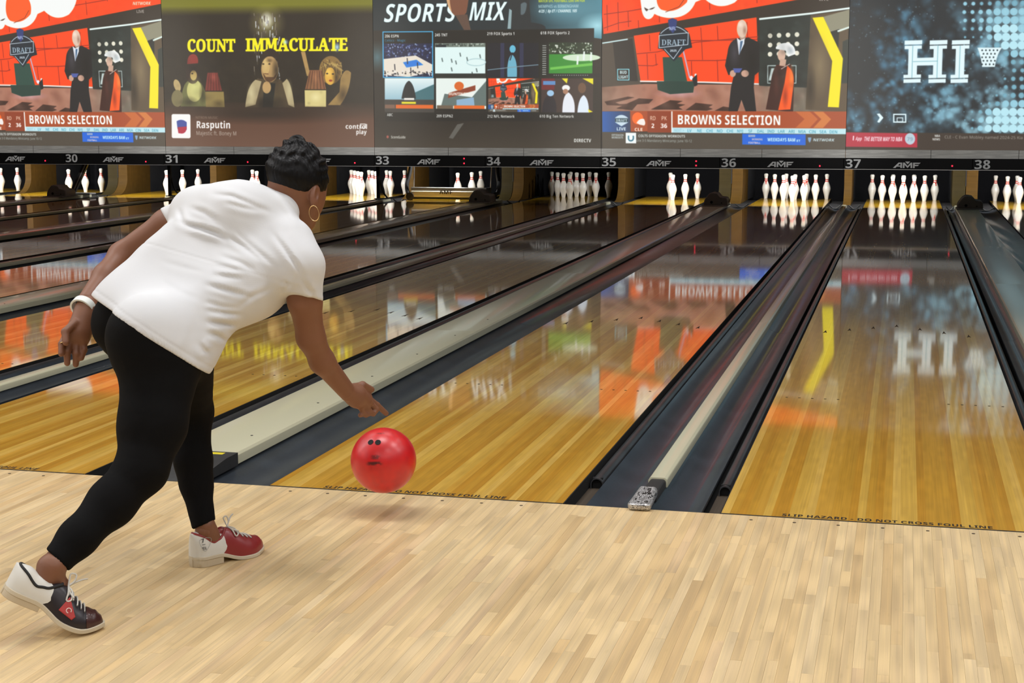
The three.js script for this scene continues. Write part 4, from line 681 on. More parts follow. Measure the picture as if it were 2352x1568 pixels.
const LEFT_LEG = [
  [0.0080, 0.6270, -0.0820, 0.0950, -0.0470, 0.4320, -0.2470, 0.0630],
  [-0.0470, 0.4190, -0.2450, 0.0610, -0.0210, 0.2860, -0.2000, 0.0510],
  [-0.0210, 0.2860, -0.2000, 0.0510, -0.0060, 0.2260, -0.1840, 0.0430],
  [-0.0060, 0.2260, -0.1840, 0.0430, 0.0400, 0.0980, -0.1350, 0.0340]
];
const INNER = [
  [-0.1510, 0.7130, -0.0970, 0.0740, 0.0030, 0.6500, -0.0320, 0.0680],
  [-0.1340, 0.7790, -0.1420, 0.0800, 0.0240, 0.7040, -0.0770, 0.0780],
  [-0.0890, 0.8450, -0.2050, 0.0860, 0.0780, 0.7640, -0.1310, 0.0860],
  [-0.0220, 0.9080, -0.2630, 0.0910, 0.1460, 0.8080, -0.2070, 0.0910],
  [-0.0420, 1.0010, -0.3550, 0.0560, 0.2560, 0.8690, -0.2440, 0.0590],
  [0.0940, 0.9800, -0.2820, 0.0860, 0.1100, 0.9930, -0.3090, 0.0860],
  [-0.0640, 0.9980, -0.3500, 0.0540, 0.0240, 1.0080, -0.3320, 0.0640],
  [0.1100, 0.9930, -0.3090, 0.0760, 0.2070, 1.0060, -0.3360, 0.0440],
  [0.2720, 0.9290, -0.2780, 0.0480, 0.3110, 0.8650, -0.2370, 0.0520],
  [0.1410, 0.8120, -0.2270, 0.0760, 0.1640, 0.8020, -0.2730, 0.0710],
  [-0.0230, 0.6780, 0.0220, 0.0750, -0.0100, 0.6530, 0.0120, 0.0650],
  [-0.1420, 0.6920, -0.1170, 0.0500, -0.0010, 0.6480, -0.0620, 0.0500]
];
const BARE_LEGS = [
  [0.0170, 0.6020, 0.0660, 0.0990, 0.0270, 0.4650, 0.1360, 0.0800],
  [0.0270, 0.4650, 0.1360, 0.0800, 0.0270, 0.3600, 0.2040, 0.0590],
  [0.0270, 0.3580, 0.2040, 0.0560, -0.0190, 0.2840, 0.2900, 0.0505],
  [-0.0190, 0.2840, 0.2900, 0.0505, -0.0560, 0.2170, 0.4030, 0.0370],
  [-0.0560, 0.2170, 0.4030, 0.0370, -0.0830, 0.1680, 0.4800, 0.0300],
  [0.0080, 0.6270, -0.0820, 0.0870, -0.0470, 0.4320, -0.2470, 0.0550],
  [-0.0470, 0.4190, -0.2450, 0.0530, -0.0210, 0.2860, -0.2000, 0.0430],
  [-0.0210, 0.2860, -0.2000, 0.0430, -0.0060, 0.2260, -0.1840, 0.0350],
  [-0.0060, 0.2260, -0.1840, 0.0350, 0.0400, 0.0980, -0.1350, 0.0260]
];
const ANKLES = [
  [-0.0790, 0.1760, 0.4520, 0.0315, -0.0820, 0.1620, 0.4910, 0.0340],
  [-0.0820, 0.1620, 0.4910, 0.0340, -0.0860, 0.1390, 0.5060, 0.0280],
  [-0.0830, 0.1450, 0.4940, 0.0260, -0.0620, 0.1180, 0.4820, 0.0210],
  [0.0390, 0.1130, -0.1420, 0.0295, 0.0400, 0.0870, -0.1490, 0.0315],
  [0.0400, 0.0870, -0.1490, 0.0315, 0.0420, 0.0600, -0.1510, 0.0250],
  [0.0460, 0.0730, -0.1540, 0.0260, 0.0660, 0.0490, -0.1860, 0.0200]
];
const NECK = [
  [0.1750, 0.9740, -0.3850, 0.0600, 0.1980, 1.0250, -0.3990, 0.0550],
  [0.1980, 1.0250, -0.3990, 0.0550, 0.2280, 1.0750, -0.4140, 0.0600]
];
const RIGHT_ARM = [
  [0.3130, 0.8770, -0.2390, 0.0500, 0.3120, 0.7630, -0.2630, 0.0470],
  [0.3120, 0.7630, -0.2630, 0.0470, 0.3100, 0.6500, -0.3080, 0.0395],
  [0.3100, 0.6500, -0.3080, 0.0395, 0.3230, 0.5710, -0.3620, 0.0355],
  [0.3230, 0.5710, -0.3620, 0.0355, 0.3600, 0.4570, -0.4790, 0.0260]
];
const LEFT_ARM = [
  [-0.0640, 0.9970, -0.3700, 0.0450, -0.1900, 0.9630, -0.4170, 0.0430],
  [-0.1900, 0.9630, -0.4170, 0.0430, -0.3240, 0.8700, -0.3790, 0.0360],
  [-0.3240, 0.8700, -0.3790, 0.0360, -0.3330, 0.8130, -0.2950, 0.0360],
  [-0.3330, 0.8130, -0.2950, 0.0360, -0.3390, 0.7540, -0.1910, 0.0260]
];
const RIGHT_PALM = [
  [0.3580, 0.4650, -0.4690, 0.0255, 0.3690, 0.4460, -0.5110, 0.0300],
  [0.3690, 0.4460, -0.5110, 0.0300, 0.3780, 0.4280, -0.5620, 0.0270],
  [0.3750, 0.4270, -0.5200, 0.0200, 0.3890, 0.4150, -0.5530, 0.0170]
];
const RIGHT_FINGERS = [
  [[0.3820, 0.4280, -0.5790, 0.0105, 0.4030, 0.3970, -0.6160, 0.0095], [0.4030, 0.3970, -0.6160, 0.0095, 0.4220, 0.3660, -0.6470, 0.0080]],
  [[0.3910, 0.4160, -0.5690, 0.0105, 0.4070, 0.3880, -0.5950, 0.0095], [0.4070, 0.3880, -0.5950, 0.0095, 0.4040, 0.3770, -0.5770, 0.0085]],
  [[0.3880, 0.4090, -0.5460, 0.0100, 0.3990, 0.3830, -0.5660, 0.0090], [0.3990, 0.3830, -0.5660, 0.0090, 0.3910, 0.3780, -0.5480, 0.0080]],
  [[0.3800, 0.4070, -0.5280, 0.0090, 0.3870, 0.3840, -0.5420, 0.0085], [0.3870, 0.3840, -0.5420, 0.0085, 0.3790, 0.3810, -0.5290, 0.0075]],
  [[0.3640, 0.4680, -0.5130, 0.0120, 0.3840, 0.4730, -0.5390, 0.0115], [0.3840, 0.4730, -0.5390, 0.0115, 0.4010, 0.4540, -0.5720, 0.0095]]
];
const LEFT_PALM = [
  [-0.3370, 0.7590, -0.2030, 0.0255, -0.3310, 0.7270, -0.1680, 0.0280],
  [-0.3310, 0.7270, -0.1680, 0.0280, -0.3320, 0.6710, -0.1280, 0.0300],
  [-0.3340, 0.7000, -0.1530, 0.0260, -0.3500, 0.6580, -0.1110, 0.0220],
  [-0.3260, 0.7000, -0.1550, 0.0240, -0.3220, 0.6490, -0.1270, 0.0200]
];
const LEFT_FINGERS = [
  [[-0.3600, 0.6610, -0.1040, 0.0110, -0.3610, 0.6390, -0.0790, 0.0102], [-0.3610, 0.6390, -0.0790, 0.0102, -0.3540, 0.6140, -0.0620, 0.0090]],
  [[-0.3490, 0.6450, -0.1090, 0.0112, -0.3490, 0.6160, -0.0840, 0.0102], [-0.3490, 0.6160, -0.0840, 0.0102, -0.3470, 0.5840, -0.0800, 0.0088]],
  [[-0.3340, 0.6400, -0.1170, 0.0112, -0.3280, 0.6090, -0.0990, 0.0102], [-0.3280, 0.6090, -0.0990, 0.0102, -0.3310, 0.5780, -0.0990, 0.0088]],
  [[-0.3200, 0.6460, -0.1270, 0.0105, -0.3120, 0.6190, -0.1150, 0.0095], [-0.3120, 0.6190, -0.1150, 0.0095, -0.3160, 0.5960, -0.1050, 0.0082]],
  [[-0.3350, 0.6960, -0.1100, 0.0125, -0.3450, 0.6760, -0.0730, 0.0115], [-0.3450, 0.6760, -0.0730, 0.0115, -0.3340, 0.6480, -0.0560, 0.0098]]
];
const SKULL = { at: [0.2330, 1.0930, -0.4180], right: [0.9554, 0.1205, 0.2696], up: [0.0146, 0.8925, -0.4508], face: [0.2950, -0.4346, -0.8509] };
const BACK_AXIS = [-0.3747, -0.0432, -0.9261];   // horizontal-ish axis through the back of the torso, used to lay the shirt folds
const HEM = { at: [-0.0780, 0.6790, -0.0680], n: [-0.4813, -0.8127, 0.3284] };
const RIGHT_CUFF = { at: [0.3190, 0.7790, -0.2460], n: [-0.2316, -0.9467, 0.2237] };
const LEFT_CUFF = { at: [-0.1870, 0.9770, -0.4090], n: [-0.7561, -0.4987, 0.4238] };
const RIGHT_ANKLE_CUFF = { at: [-0.0770, 0.1740, 0.4670], n: [-0.5575, -0.6288, 0.5420] };
const LEFT_ANKLE_CUFF = { at: [0.0390, 0.1180, -0.1380], n: [0.4230, -0.9041, 0.0606] };
const HAIRLINE = { at: [0.2290, 1.0710, -0.3510], n: [-0.3492, -0.9188, 0.1841] };
const FOLDS = [
  [0.0045, [-0.0070, 0.9780, -0.1420], [0.0490, 0.9740, -0.1550], [0.0910, 0.9590, -0.1640], [0.1290, 0.9310, -0.1690]],
  [0.0050, [0.0680, 1.0680, -0.1750], [0.1240, 1.0620, -0.1880], [0.1710, 1.0440, -0.1970], [0.2420, 1.0140, -0.2100]],
  [0.0040, [0.1010, 1.0490, -0.1800], [0.1620, 1.0300, -0.1930], [0.2140, 1.0180, -0.2040]],
  [0.0045, [-0.0360, 0.9950, -0.1370], [0.0530, 0.9680, -0.1560], [0.1140, 0.9480, -0.1680]],
  [0.0050, [0.1140, 0.9550, -0.1690], [0.1660, 0.9210, -0.1770], [0.2190, 0.8810, -0.1840]],
  [0.0035, [0.1370, 0.9640, -0.1760], [0.1940, 0.9170, -0.1830], [0.2560, 0.8670, -0.1920]],
  [0.0050, [0.2390, 0.9640, -0.2020], [0.2770, 0.9170, -0.2050], [0.3160, 0.8650, -0.2060], [0.3290, 0.8360, -0.2050]],
  [0.0030, [0.2530, 1.0750, -0.2220], [0.2970, 1.0250, -0.2260], [0.3290, 0.9760, -0.2260]],
  [0.0055, [0.0650, 0.8230, -0.1370], [0.1240, 0.8060, -0.1490], [0.1990, 0.7830, -0.1640]],
  [0.0035, [0.0810, 0.8470, -0.1440], [0.1370, 0.8410, -0.1570], [0.1740, 0.8350, -0.1660]],
  [0.0050, [0.0680, 0.7770, -0.1310], [0.1160, 0.7610, -0.1400], [0.1720, 0.7510, -0.1530]],
  [0.0060, [0.0720, 0.7560, -0.1280], [0.1260, 0.7430, -0.1400], [0.1730, 0.7350, -0.1510]],
  [0.0055, [0.0740, 0.7240, -0.1240], [0.1230, 0.7130, -0.1340], [0.1600, 0.7030, -0.1420]],
  [0.0050, [0.0790, 0.6960, -0.1210], [0.1100, 0.6810, -0.1260], [0.1310, 0.6590, -0.1290]],
  [0.0045, [0.0610, 0.6740, -0.1130], [0.0760, 0.6480, -0.1130], [0.0890, 0.6360, -0.1140]],
  [0.0040, [0.3210, 0.8420, -0.2040], [0.3460, 0.8030, -0.2050], [0.3680, 0.7720, -0.2060]],
  [0.0030, [0.1540, 0.7550, -0.1490], [0.1990, 0.7880, -0.1650], [0.2490, 0.8080, -0.1810]],
  [0.0035, [0.0970, 0.9000, -0.1570], [0.1580, 0.8790, -0.1690], [0.2060, 0.8530, -0.1770]],
  [0.0030, [0.0840, 0.8740, -0.1490], [0.1410, 0.8610, -0.1620], [0.1780, 0.8550, -0.1700]],
  [0.0035, [0.0050, 1.0300, -0.1530], [0.0520, 1.0160, -0.1630], [0.0940, 0.9920, -0.1700]],
  [0.0030, [-0.0280, 1.0300, -0.1450], [-0.0130, 1.0020, -0.1440], [0.0020, 0.9740, -0.1440]],
  [0.0030, [0.2810, 0.8290, -0.1920], [0.2900, 0.8170, -0.1930], [0.2930, 0.8010, -0.1910]],
  [0.0012, [-0.0640, 0.8840, -0.1130], [0.0110, 0.8650, -0.1290], [0.0710, 0.8510, -0.1420]],
  [0.0010, [-0.0530, 0.8320, -0.1080], [0.0040, 0.8030, -0.1180], [0.0690, 0.7800, -0.1310]]
];
const CREASE = [[-0.1690, 0.7870, 0.0430], [-0.1530, 0.7250, 0.0480], [-0.1320, 0.6540, 0.0530], [-0.1020, 0.5950, 0.0550]];
const EARRING = { at: [0.3070, 1.0060, -0.3610], lobe: [0.2970, 1.0280, -0.3720], ear: [0.3030, 1.0580, -0.3780], earTop: [0.3100, 1.0810, -0.3840] };
const WATCH = { at: [-0.3380, 0.7350, -0.1680], axis: [-0.0928, -0.4554, 0.8855] };
const RING = [-0.3520, 0.6430, -0.0770];
const FRONT_SHOE = { at: [0.0120, 0.0000, -0.1010], turn: 1.0311 };
const REAR_SHOE = { toe: [0.0340, 0.0000, 0.4510], turn: 0.5236, lift: 0.5061 };
// ------------------------------------------------------------------ distance fields and a surface-net mesher
const segDist = (p, s) => {   // p: x y z; s: ax ay az ar bx by bz br
  const bx = s[4] - s[0], by = s[5] - s[1], bz = s[6] - s[2], px = p[0] - s[0], py = p[1] - s[1], pz = p[2] - s[2];
  const h = clamp((px * bx + py * by + pz * bz) / (bx * bx + by * by + bz * bz + 1e-9), 0, 1), x = px - bx * h, y = py - by * h, z = pz - bz * h;
  return Math.sqrt(x * x + y * y + z * z) - (s[3] + (s[7] - s[3]) * h);
};
const smin = (a, b, k) => { const h = Math.max(k - Math.abs(a - b), 0) / k; return Math.min(a, b) - h * h * k * 0.25; };
const smax = (a, b, k) => -smin(-a, -b, k);
const blend = (p, list, k) => { let d = 10; for (const s of list) d = d > 5 ? segDist(p, s) : smin(d, segDist(p, s), k); return d; };
const planeDist = (p, q) => (p[0] - q.at[0]) * q.n[0] + (p[1] - q.at[1]) * q.n[1] + (p[2] - q.at[2]) * q.n[2];
function boundsOf(lists, pad) {
  const lo = [9, 9, 9], hi = [-9, -9, -9];
  for (const s of lists.flat()) for (const o of [0, 4]) for (let i = 0; i < 3; i++) { lo[i] = Math.min(lo[i], s[o + i] - s[o + 3] - pad); hi[i] = Math.max(hi[i], s[o + i] + s[o + 3] + pad); }
  return [lo, hi];
}
function surfaceNet(f, [lo, hi], cell) {
  const n = [0, 1, 2].map((i) => Math.ceil((hi[i] - lo[i]) / cell) + 2), [nx, ny, nz] = n, sx = 1, sy = nx, sz = nx * ny;
  const v = new Float32Array(nx * ny * nz), p = [0, 0, 0];
  for (let k = 0; k < nz; k++) for (let j = 0; j < ny; j++) for (let i = 0; i < nx; i++) { p[0] = lo[0] + i * cell; p[1] = lo[1] + j * cell; p[2] = lo[2] + k * cell; v[i + j * sy + k * sz] = f(p); }
  const id = new Int32Array(v.length).fill(-1), pos = [], idx = [];
  for (let k = 0; k < nz - 1; k++) for (let j = 0; j < ny - 1; j++) for (let i = 0; i < nx - 1; i++) {
    const o = i + j * sy + k * sz; let mask = 0; for (let c = 0; c < 8; c++) if (v[o + (c & 1) + ((c >> 1) & 1) * sy + (c >> 2) * sz] < 0) mask |= 1 << c;
    if (mask === 0 || mask === 255) continue;
    let x = 0, y = 0, z = 0, m = 0;
    const edge = (a, b) => { const va = v[o + (a & 1) + ((a >> 1) & 1) * sy + (a >> 2) * sz], vb = v[o + (b & 1) + ((b >> 1) & 1) * sy + (b >> 2) * sz]; if ((va < 0) === (vb < 0)) return; const t = va / (va - vb); x += lerp(a & 1, b & 1, t); y += lerp((a >> 1) & 1, (b >> 1) & 1, t); z += lerp(a >> 2, b >> 2, t); m++; };
    for (let c = 0; c < 8; c++) { if (!(c & 1)) edge(c, c | 1); if (!(c & 2)) edge(c, c | 2); if (!(c & 4)) edge(c, c | 4); }
    id[o] = pos.length / 3; pos.push(lo[0] + (i + x / m) * cell, lo[1] + (j + y / m) * cell, lo[2] + (k + z / m) * cell);
  }
  const quad = (a, b, c, d, flip) => { if (a < 0 || b < 0 || c < 0 || d < 0) return; flip ? idx.push(a, c, b, a, d, c) : idx.push(a, b, c, a, c, d); };
  for (let k = 1; k < nz - 1; k++) for (let j = 1; j < ny - 1; j++) for (let i = 1; i < nx - 1; i++) {
    const o = i + j * sy + k * sz, s = v[o] < 0;
    if (s !== v[o + sx] < 0) quad(id[o], id[o - sy], id[o - sy - sz], id[o - sz], s);
    if (s !== v[o + sy] < 0) quad(id[o], id[o - sz], id[o - sz - sx], id[o - sx], s);
    if (s !== v[o + sz] < 0) quad(id[o], id[o - sx], id[o - sx - sy], id[o - sy], s);
  }
  const g = new THREE.BufferGeometry(); g.setAttribute('position', new THREE.Float32BufferAttribute(pos, 3)); g.setIndex(idx); g.computeVertexNormals();
  const q = g.attributes.position, uv = new Float32Array(q.count * 2);   // cloth and skin detail in metres
  for (let i = 0; i < q.count; i++) { uv[i * 2] = (q.getX(i) + q.getZ(i) * 0.6) / 0.12; uv[i * 2 + 1] = (q.getY(i) + q.getZ(i) * 0.5) / 0.12; }
  g.setAttribute('uv', new THREE.BufferAttribute(uv, 2));
  return g;
}

// ------------------------------------------------------------------ the bowler
{
  const person = thing('person', 'person in white t-shirt and black leggings bending forward after releasing the ball', 'person', BODY_AT);
  const skin = phys(lin(0.205, 0.083, 0.042), 0.52, { sheen: 0.15, sheenColor: lin(0.6, 0.35, 0.25), sheenRoughness: 0.5 });
  const shirtMat = std(lin(0.65, 0.66, 0.675), 0.9, { bumpMap: knitBump, bumpScale: 0.0003 });
  const legMat = phys(lin(0.0035, 0.0034, 0.0036), 0.85, { specularIntensity: 0.25, bumpMap: knitBump, bumpScale: 0.0003 });
  const hairMat = phys(lin(0.0035, 0.0033, 0.0038), 0.45, { specularIntensity: 0.35 });
  const add = (a, b, k = 1) => [a[0] + b[0] * k, a[1] + b[1] * k, a[2] + b[2] * k];
  const dot = (a, b) => a[0] * b[0] + a[1] * b[1] + a[2] * b[2];
  // head frame: x to her right, y to the crown, z towards the face
  const inHead = (p) => { const q = add(p, SKULL.at, -1); return [dot(q, SKULL.right), dot(q, SKULL.up), dot(q, SKULL.face)]; };
  const fromHead = (q) => add(add(add(SKULL.at, SKULL.right, q[0]), SKULL.up, q[1]), SKULL.face, q[2]);
  const ell = (q, c, r) => { const x = (q[0] - c[0]) / r[0], y = (q[1] - c[1]) / r[1], z = (q[2] - c[2]) / r[2], k = Math.sqrt(x * x + y * y + z * z); return (k - 1) * Math.min(r[0], r[1], r[2]); };
  const earC = inHead(EARRING.ear);
  const head = (p) => {
    const q = inHead(p);
    let d = ell(q, [0, 0.012, 0.0], [0.078, 0.098, 0.094]);
    d = smin(d, ell(q, [0, -0.05, 0.042], [0.058, 0.072, 0.055]), 0.04);          // cheeks and jaw
    d = smin(d, ell(q, [0, -0.108, 0.066], [0.024, 0.02, 0.022]), 0.03);            // chin
    d = smin(d, ell(q, [0, -0.034, 0.1], [0.012, 0.022, 0.018]), 0.012);            // nose
    d = smin(d, ell(q, [0, -0.046, 0.104], [0.018, 0.009, 0.012]), 0.008);
    d = smin(d, ell(q, [0, -0.074, 0.09], [0.024, 0.009, 0.01]), 0.008);            // lips
    for (const s of [-1, 1]) { d = smax(d, -ell(q, [s * 0.032, -0.008, 0.1], [0.016, 0.011, 0.012]), 0.012); d = smin(d, ell(q, [s * 0.032, -0.009, 0.083], [0.013, 0.009, 0.009]), 0.004); }   // eye hollows, lids
    for (const s of [-1, 1]) {   // ears
      const c = s > 0 ? earC : [-0.079, -0.022, -0.004], e = [q[0] - c[0], q[1] - c[1], q[2] - c[2]];
      let er = ell(e, [0, 0, 0], [0.011, 0.031, 0.019]); er = smax(er, -ell(e, [s * 0.009, 0.003, 0.004], [0.008, 0.019, 0.011]), 0.004); er = smin(er, ell(e, [0, -0.026, 0.003], [0.007, 0.01, 0.009]), 0.008); d = smin(d, er, 0.008);
    }
    return d;
  };
  const necks = (p) => blend(p, NECK, 0.03);
  const hand = (p, palm, fingers) => { let d = blend(p, palm, 0.02); for (const f of fingers) d = smin(d, blend(p, f, 0.004), 0.007); return d; };
  const bodyField = (p) => { let d = blend(p, INNER, 0.05); d = smin(d, blend(p, BARE_LEGS, 0.01), 0.02); d = smin(d, necks(p), 0.04); d = smin(d, blend(p, RIGHT_ARM, 0.02), 0.02); d = smin(d, blend(p, LEFT_ARM, 0.02), 0.02); return d; };
  const headBox = [add(SKULL.at, [0.15, 0.17, 0.15], -1), add(SKULL.at, [0.15, 0.15, 0.15])];
  const bodyGeo = mergeGeometries([
    surfaceNet(bodyField, boundsOf([INNER, BARE_LEGS, RIGHT_ARM, LEFT_ARM], 0.02), 0.009),
    surfaceNet((p) => smin(head(p), necks(p), 0.03), headBox, 0.0034),
    surfaceNet((p) => hand(p, RIGHT_PALM, RIGHT_FINGERS), boundsOf([RIGHT_PALM, ...RIGHT_FINGERS], 0.01), 0.0028),
    surfaceNet((p) => hand(p, LEFT_PALM, LEFT_FINGERS), boundsOf([LEFT_PALM, ...LEFT_FINGERS], 0.01), 0.0028),
    surfaceNet((p) => blend(p, ANKLES, 0.012), boundsOf([ANKLES], 0.01), 0.004),
    surfaceNet((p) => blend(p, RIGHT_ARM, 0.02), boundsOf([RIGHT_ARM], 0.01), 0.005),
    surfaceNet((p) => blend(p, LEFT_ARM, 0.02), boundsOf([LEFT_ARM], 0.01), 0.005),
  ]);
  part(person, 'body', bodyGeo, skin, 'brown skin of head, arms and ankles');

  // t-shirt with folds pressed into it
  const flat = (v) => add(v, BACK_AXIS, -dot(v, BACK_AXIS));
  const folds = FOLDS.map(([amp, ...pts]) => { const q = pts.map(flat); return [amp, q.slice(1).map((b, k) => [...q[k], 0, ...b, 0])]; });
  const foldAt = (p) => {   // a sharp valley with a soft ridge on either side, fading out at both ends
    const q = flat(p); let h = 0;
    for (const [amp, segs] of folds) {
      let d = 1, t = 0; segs.forEach((s, k) => { const e = segDist(q, s); if (e < d) { d = e; const bx = s[4] - s[0], by = s[5] - s[1], bz = s[6] - s[2]; t = (k + clamp(((q[0] - s[0]) * bx + (q[1] - s[1]) * by + (q[2] - s[2]) * bz) / (bx * bx + by * by + bz * bz), 0, 1)) / segs.length; } });
      if (d < 0.045) h += amp * Math.sin(Math.PI * clamp(t, 0.02, 0.98)) * (0.75 * Math.exp(-Math.pow(d - 0.013, 2) / 0.00011) - Math.exp(-d * d / 0.000045));
    }
    return h;
  };
  const shirt = (p) => {
    let d = smin(blend(p, TORSO, 0.06), smin(blend(p, PELVIS, 0.11), segDist(p, RIGHT_LEG[0]), 0.06) - 0.002, 0.075);
    d = smax(d, planeDist(p, HEM), 0.004);
    d = smin(d, smax(blend(p, RIGHT_SLEEVE, 0.03), planeDist(p, RIGHT_CUFF), 0.004), 0.025);
    d = smin(d, smax(blend(p, LEFT_SLEEVE, 0.03), planeDist(p, LEFT_CUFF), 0.004), 0.025);
    if (Math.abs(d) < 0.03) {
      d -= foldAt(p) + 0.0016 * (vnoise(p[0] * 18 + p[2] * 9, p[1] * 30 + p[0] * 14, 61) - 0.5);
      const h = planeDist(p, HEM); d += 0.0012 * Math.exp(-Math.pow(h + 0.02, 2) / 0.000008);
      const c = planeDist(p, RIGHT_CUFF); d += Math.abs(c) < 0.05 ? 0.001 * Math.exp(-Math.pow(c + 0.018, 2) / 0.000008) : 0;
    }
    return d;
  };
  part(person, 't_shirt', surfaceNet(shirt, boundsOf([TORSO, PELVIS, RIGHT_SLEEVE, LEFT_SLEEVE], 0.03), 0.0045), shirtMat, 'white cotton t-shirt');
  // leggings
  const crease = CREASE.slice(1).map((b, i) => [...CREASE[i], 0, ...b, 0]);
  const leggings = (p) => {
    let d = blend(p, PELVIS, 0.05);
    const r = smax(blend(p, RIGHT_LEG, 0.03), planeDist(p, RIGHT_ANKLE_CUFF) , 0.004), l = smax(blend(p, LEFT_LEG, 0.03), planeDist(p, LEFT_ANKLE_CUFF), 0.004);
    d = smin(d, r, 0.05); d = smin(d, l, 0.03);
    if (Math.abs(d) < 0.03) { let c = 1; for (const s of crease) c = Math.min(c, segDist(p, s)); d += 0.009 * Math.exp(-c * c / 0.0003) + 0.0012 * (vnoise(p[0] * 40, p[1] * 60 + p[2] * 20, 62) - 0.5); }
    return d;
  };
  part(person, 'leggings', surfaceNet(leggings, boundsOf([PELVIS, RIGHT_LEG, LEFT_LEG], 0.02), 0.006), legMat, 'black leggings');
  // short black hair, waved on top
  const hair = (p) => {
    const q = inHead(p);
    let d = ell(q, [0, 0.016, -0.006], [0.089, 0.106, 0.1]);
    d = smin(d, ell(q, [0.0, 0.1, -0.02], [0.03, 0.022, 0.035]), 0.02);
    d -= 0.0026 * Math.sin(q[1] * 190 + q[0] * 90 + 3 * Math.sin(q[2] * 50 + q[0] * 30)) * smooth(-0.02, 0.06, q[1]) + 0.0024 * Math.sin(q[0] * 170 + q[2] * 120 + 2 * Math.sin(q[1] * 60)) * smooth(0.0, 0.06, q[1]) + 0.003 * (vnoise(q[0] * 420 + 40, q[1] * 160 + q[2] * 260 + 40, 63) - 0.5) * smooth(0.0, -0.03, planeDist(p, HAIRLINE));
    d += 0.0085 * smooth(-0.05, 0.0, planeDist(p, HAIRLINE));                       // clipped close towards the nape
    d = smax(d, planeDist(p, HAIRLINE), 0.008);
    d = smax(d, -ell(q, [0, -0.03, 0.085], [0.07, 0.075, 0.05]), 0.01);             // leaves the face free
    d = smax(d, -ell([q[0] - earC[0], q[1] - earC[1], q[2] - earC[2]], [0.004, -0.002, 0], [0.022, 0.033, 0.021]), 0.004);
    return d;
  };
  part(person, 'hair', surfaceNet(hair, headBox, 0.003), hairMat, 'short black hair with waves on the crown');
  const curl = [[-0.028, 0.098, -0.03], [-0.02, 0.125, -0.034], [0.0, 0.131, -0.03], [0.018, 0.12, -0.03], [0.026, 0.1, -0.03]].map((q) => V(...fromHead(q)));
  part(person, 'curl', tube(curl, 0.008, 20, 8), hairMat, 'curled lock standing up on the crown');
  for (const s of [-1, 1]) { const e = part(person, 'eye', new THREE.SphereGeometry(0.0095, 14, 10), std(lin(0.75, 0.72, 0.68), 0.3)); e.position.set(...fromHead([s * 0.032, -0.009, 0.0835])); const iris = part(person, 'iris', new THREE.SphereGeometry(0.0055, 12, 8), M.recess); iris.position.set(...fromHead([s * 0.032, -0.0095, 0.0885])); }
  // jewellery
  const gold = std(lin(0.85, 0.62, 0.32), 0.25, { metalness: 1 });
  const hoop = part(person, 'hoop_earring', new THREE.TorusGeometry(0.0225, 0.0016, 8, 36), gold, 'thin gold hoop earring'); hoop.position.set(...EARRING.at); hoop.scale.set(0.62, 1, 1); hoop.rotation.set(0.1, 0.45, 0.12);
  {
    const ax = V(...WATCH.axis).normalize(), q = new THREE.Quaternion().setFromUnitVectors(V(0, 0, 1), ax), pts = [];
    const outer = new THREE.Shape(); outer.absellipse(0, 0, 0.0365, 0.0345, 0, Math.PI * 2); const hole = new THREE.Path(); hole.absellipse(0, 0, 0.0325, 0.0305, 0, Math.PI * 2); outer.holes.push(hole);
    const g = new THREE.ExtrudeGeometry(outer, { depth: 0.02, bevelEnabled: true, bevelSize: 0.0012, bevelThickness: 0.0012, bevelSegments: 2, curveSegments: 28 }); g.translate(0, 0, -0.009);
    const w = part(person, 'wristband', g, std(lin(0.74, 0.78, 0.75), 0.5), 'white wristband'); w.position.set(...WATCH.at); w.quaternion.copy(q);
    const ring = part(person, 'finger_ring', new THREE.TorusGeometry(0.0108, 0.0016, 8, 24), gold, 'gold ring'); ring.position.set(...RING); ring.rotation.set(1.2, 0.3, 0);
  }

  // bowling shoes: x from heel to toe, y up, z to the wearer's right
  const wide = (x, L = 0.246) => { const t = clamp(x / L, 0, 1), heel = 0.031 * Math.sqrt(Math.max(0, 1 - Math.pow(Math.max(0, 0.14 - t) / 0.14, 2))), ball = 0.0135 * Math.exp(-Math.pow((t - 0.7) / 0.2, 2)), toe = Math.sqrt(Math.max(0, 1 - Math.pow(Math.max(0, t - 0.74) / 0.262, 2.2))); return (heel + ball - 0.003 * Math.exp(-Math.pow((t - 0.42) / 0.12, 2))) * toe; };
  const lift0 = (x) => 0.021 * (1 - smooth(0.07, 0.15, x)) + 0.006 * smooth(0.19, 0.246, x);
  const topAt = (x) => { const k = [[0, 0.066], [0.03, 0.069], [0.06, 0.058], [0.085, 0.056], [0.11, 0.074], [0.122, 0.079], [0.14, 0.071], [0.175, 0.054], [0.2, 0.046], [0.225, 0.037], [0.24, 0.022], [0.246, 0.006]]; for (let i = 1; i < k.length; i++) if (x <= k[i][0]) { const t = (x - k[i - 1][0]) / (k[i][0] - k[i - 1][0]); return lerp(k[i - 1][1], k[i][1], t * t * (3 - 2 * t)); } return 0.006; };
  let tall = 1;
  const skinPoint = (x, a, off) => {   // point of the upper at station x, angle a from the right side over the top to the left
    const w = wide(x) * 1.1 + off, c = Math.cos(a), s = Math.sin(a), y0 = lift0(x) + 0.009, h = topAt(x) * tall + off;
    const taper = 1 - 0.24 * Math.pow(Math.max(0, s), 1.5);
    return [x + (x < 0.02 ? -off * 0.8 : 0), y0 + h * Math.pow(Math.max(0, s), 0.72), w * Math.sign(c) * Math.pow(Math.abs(c), 0.62) * taper];
  };
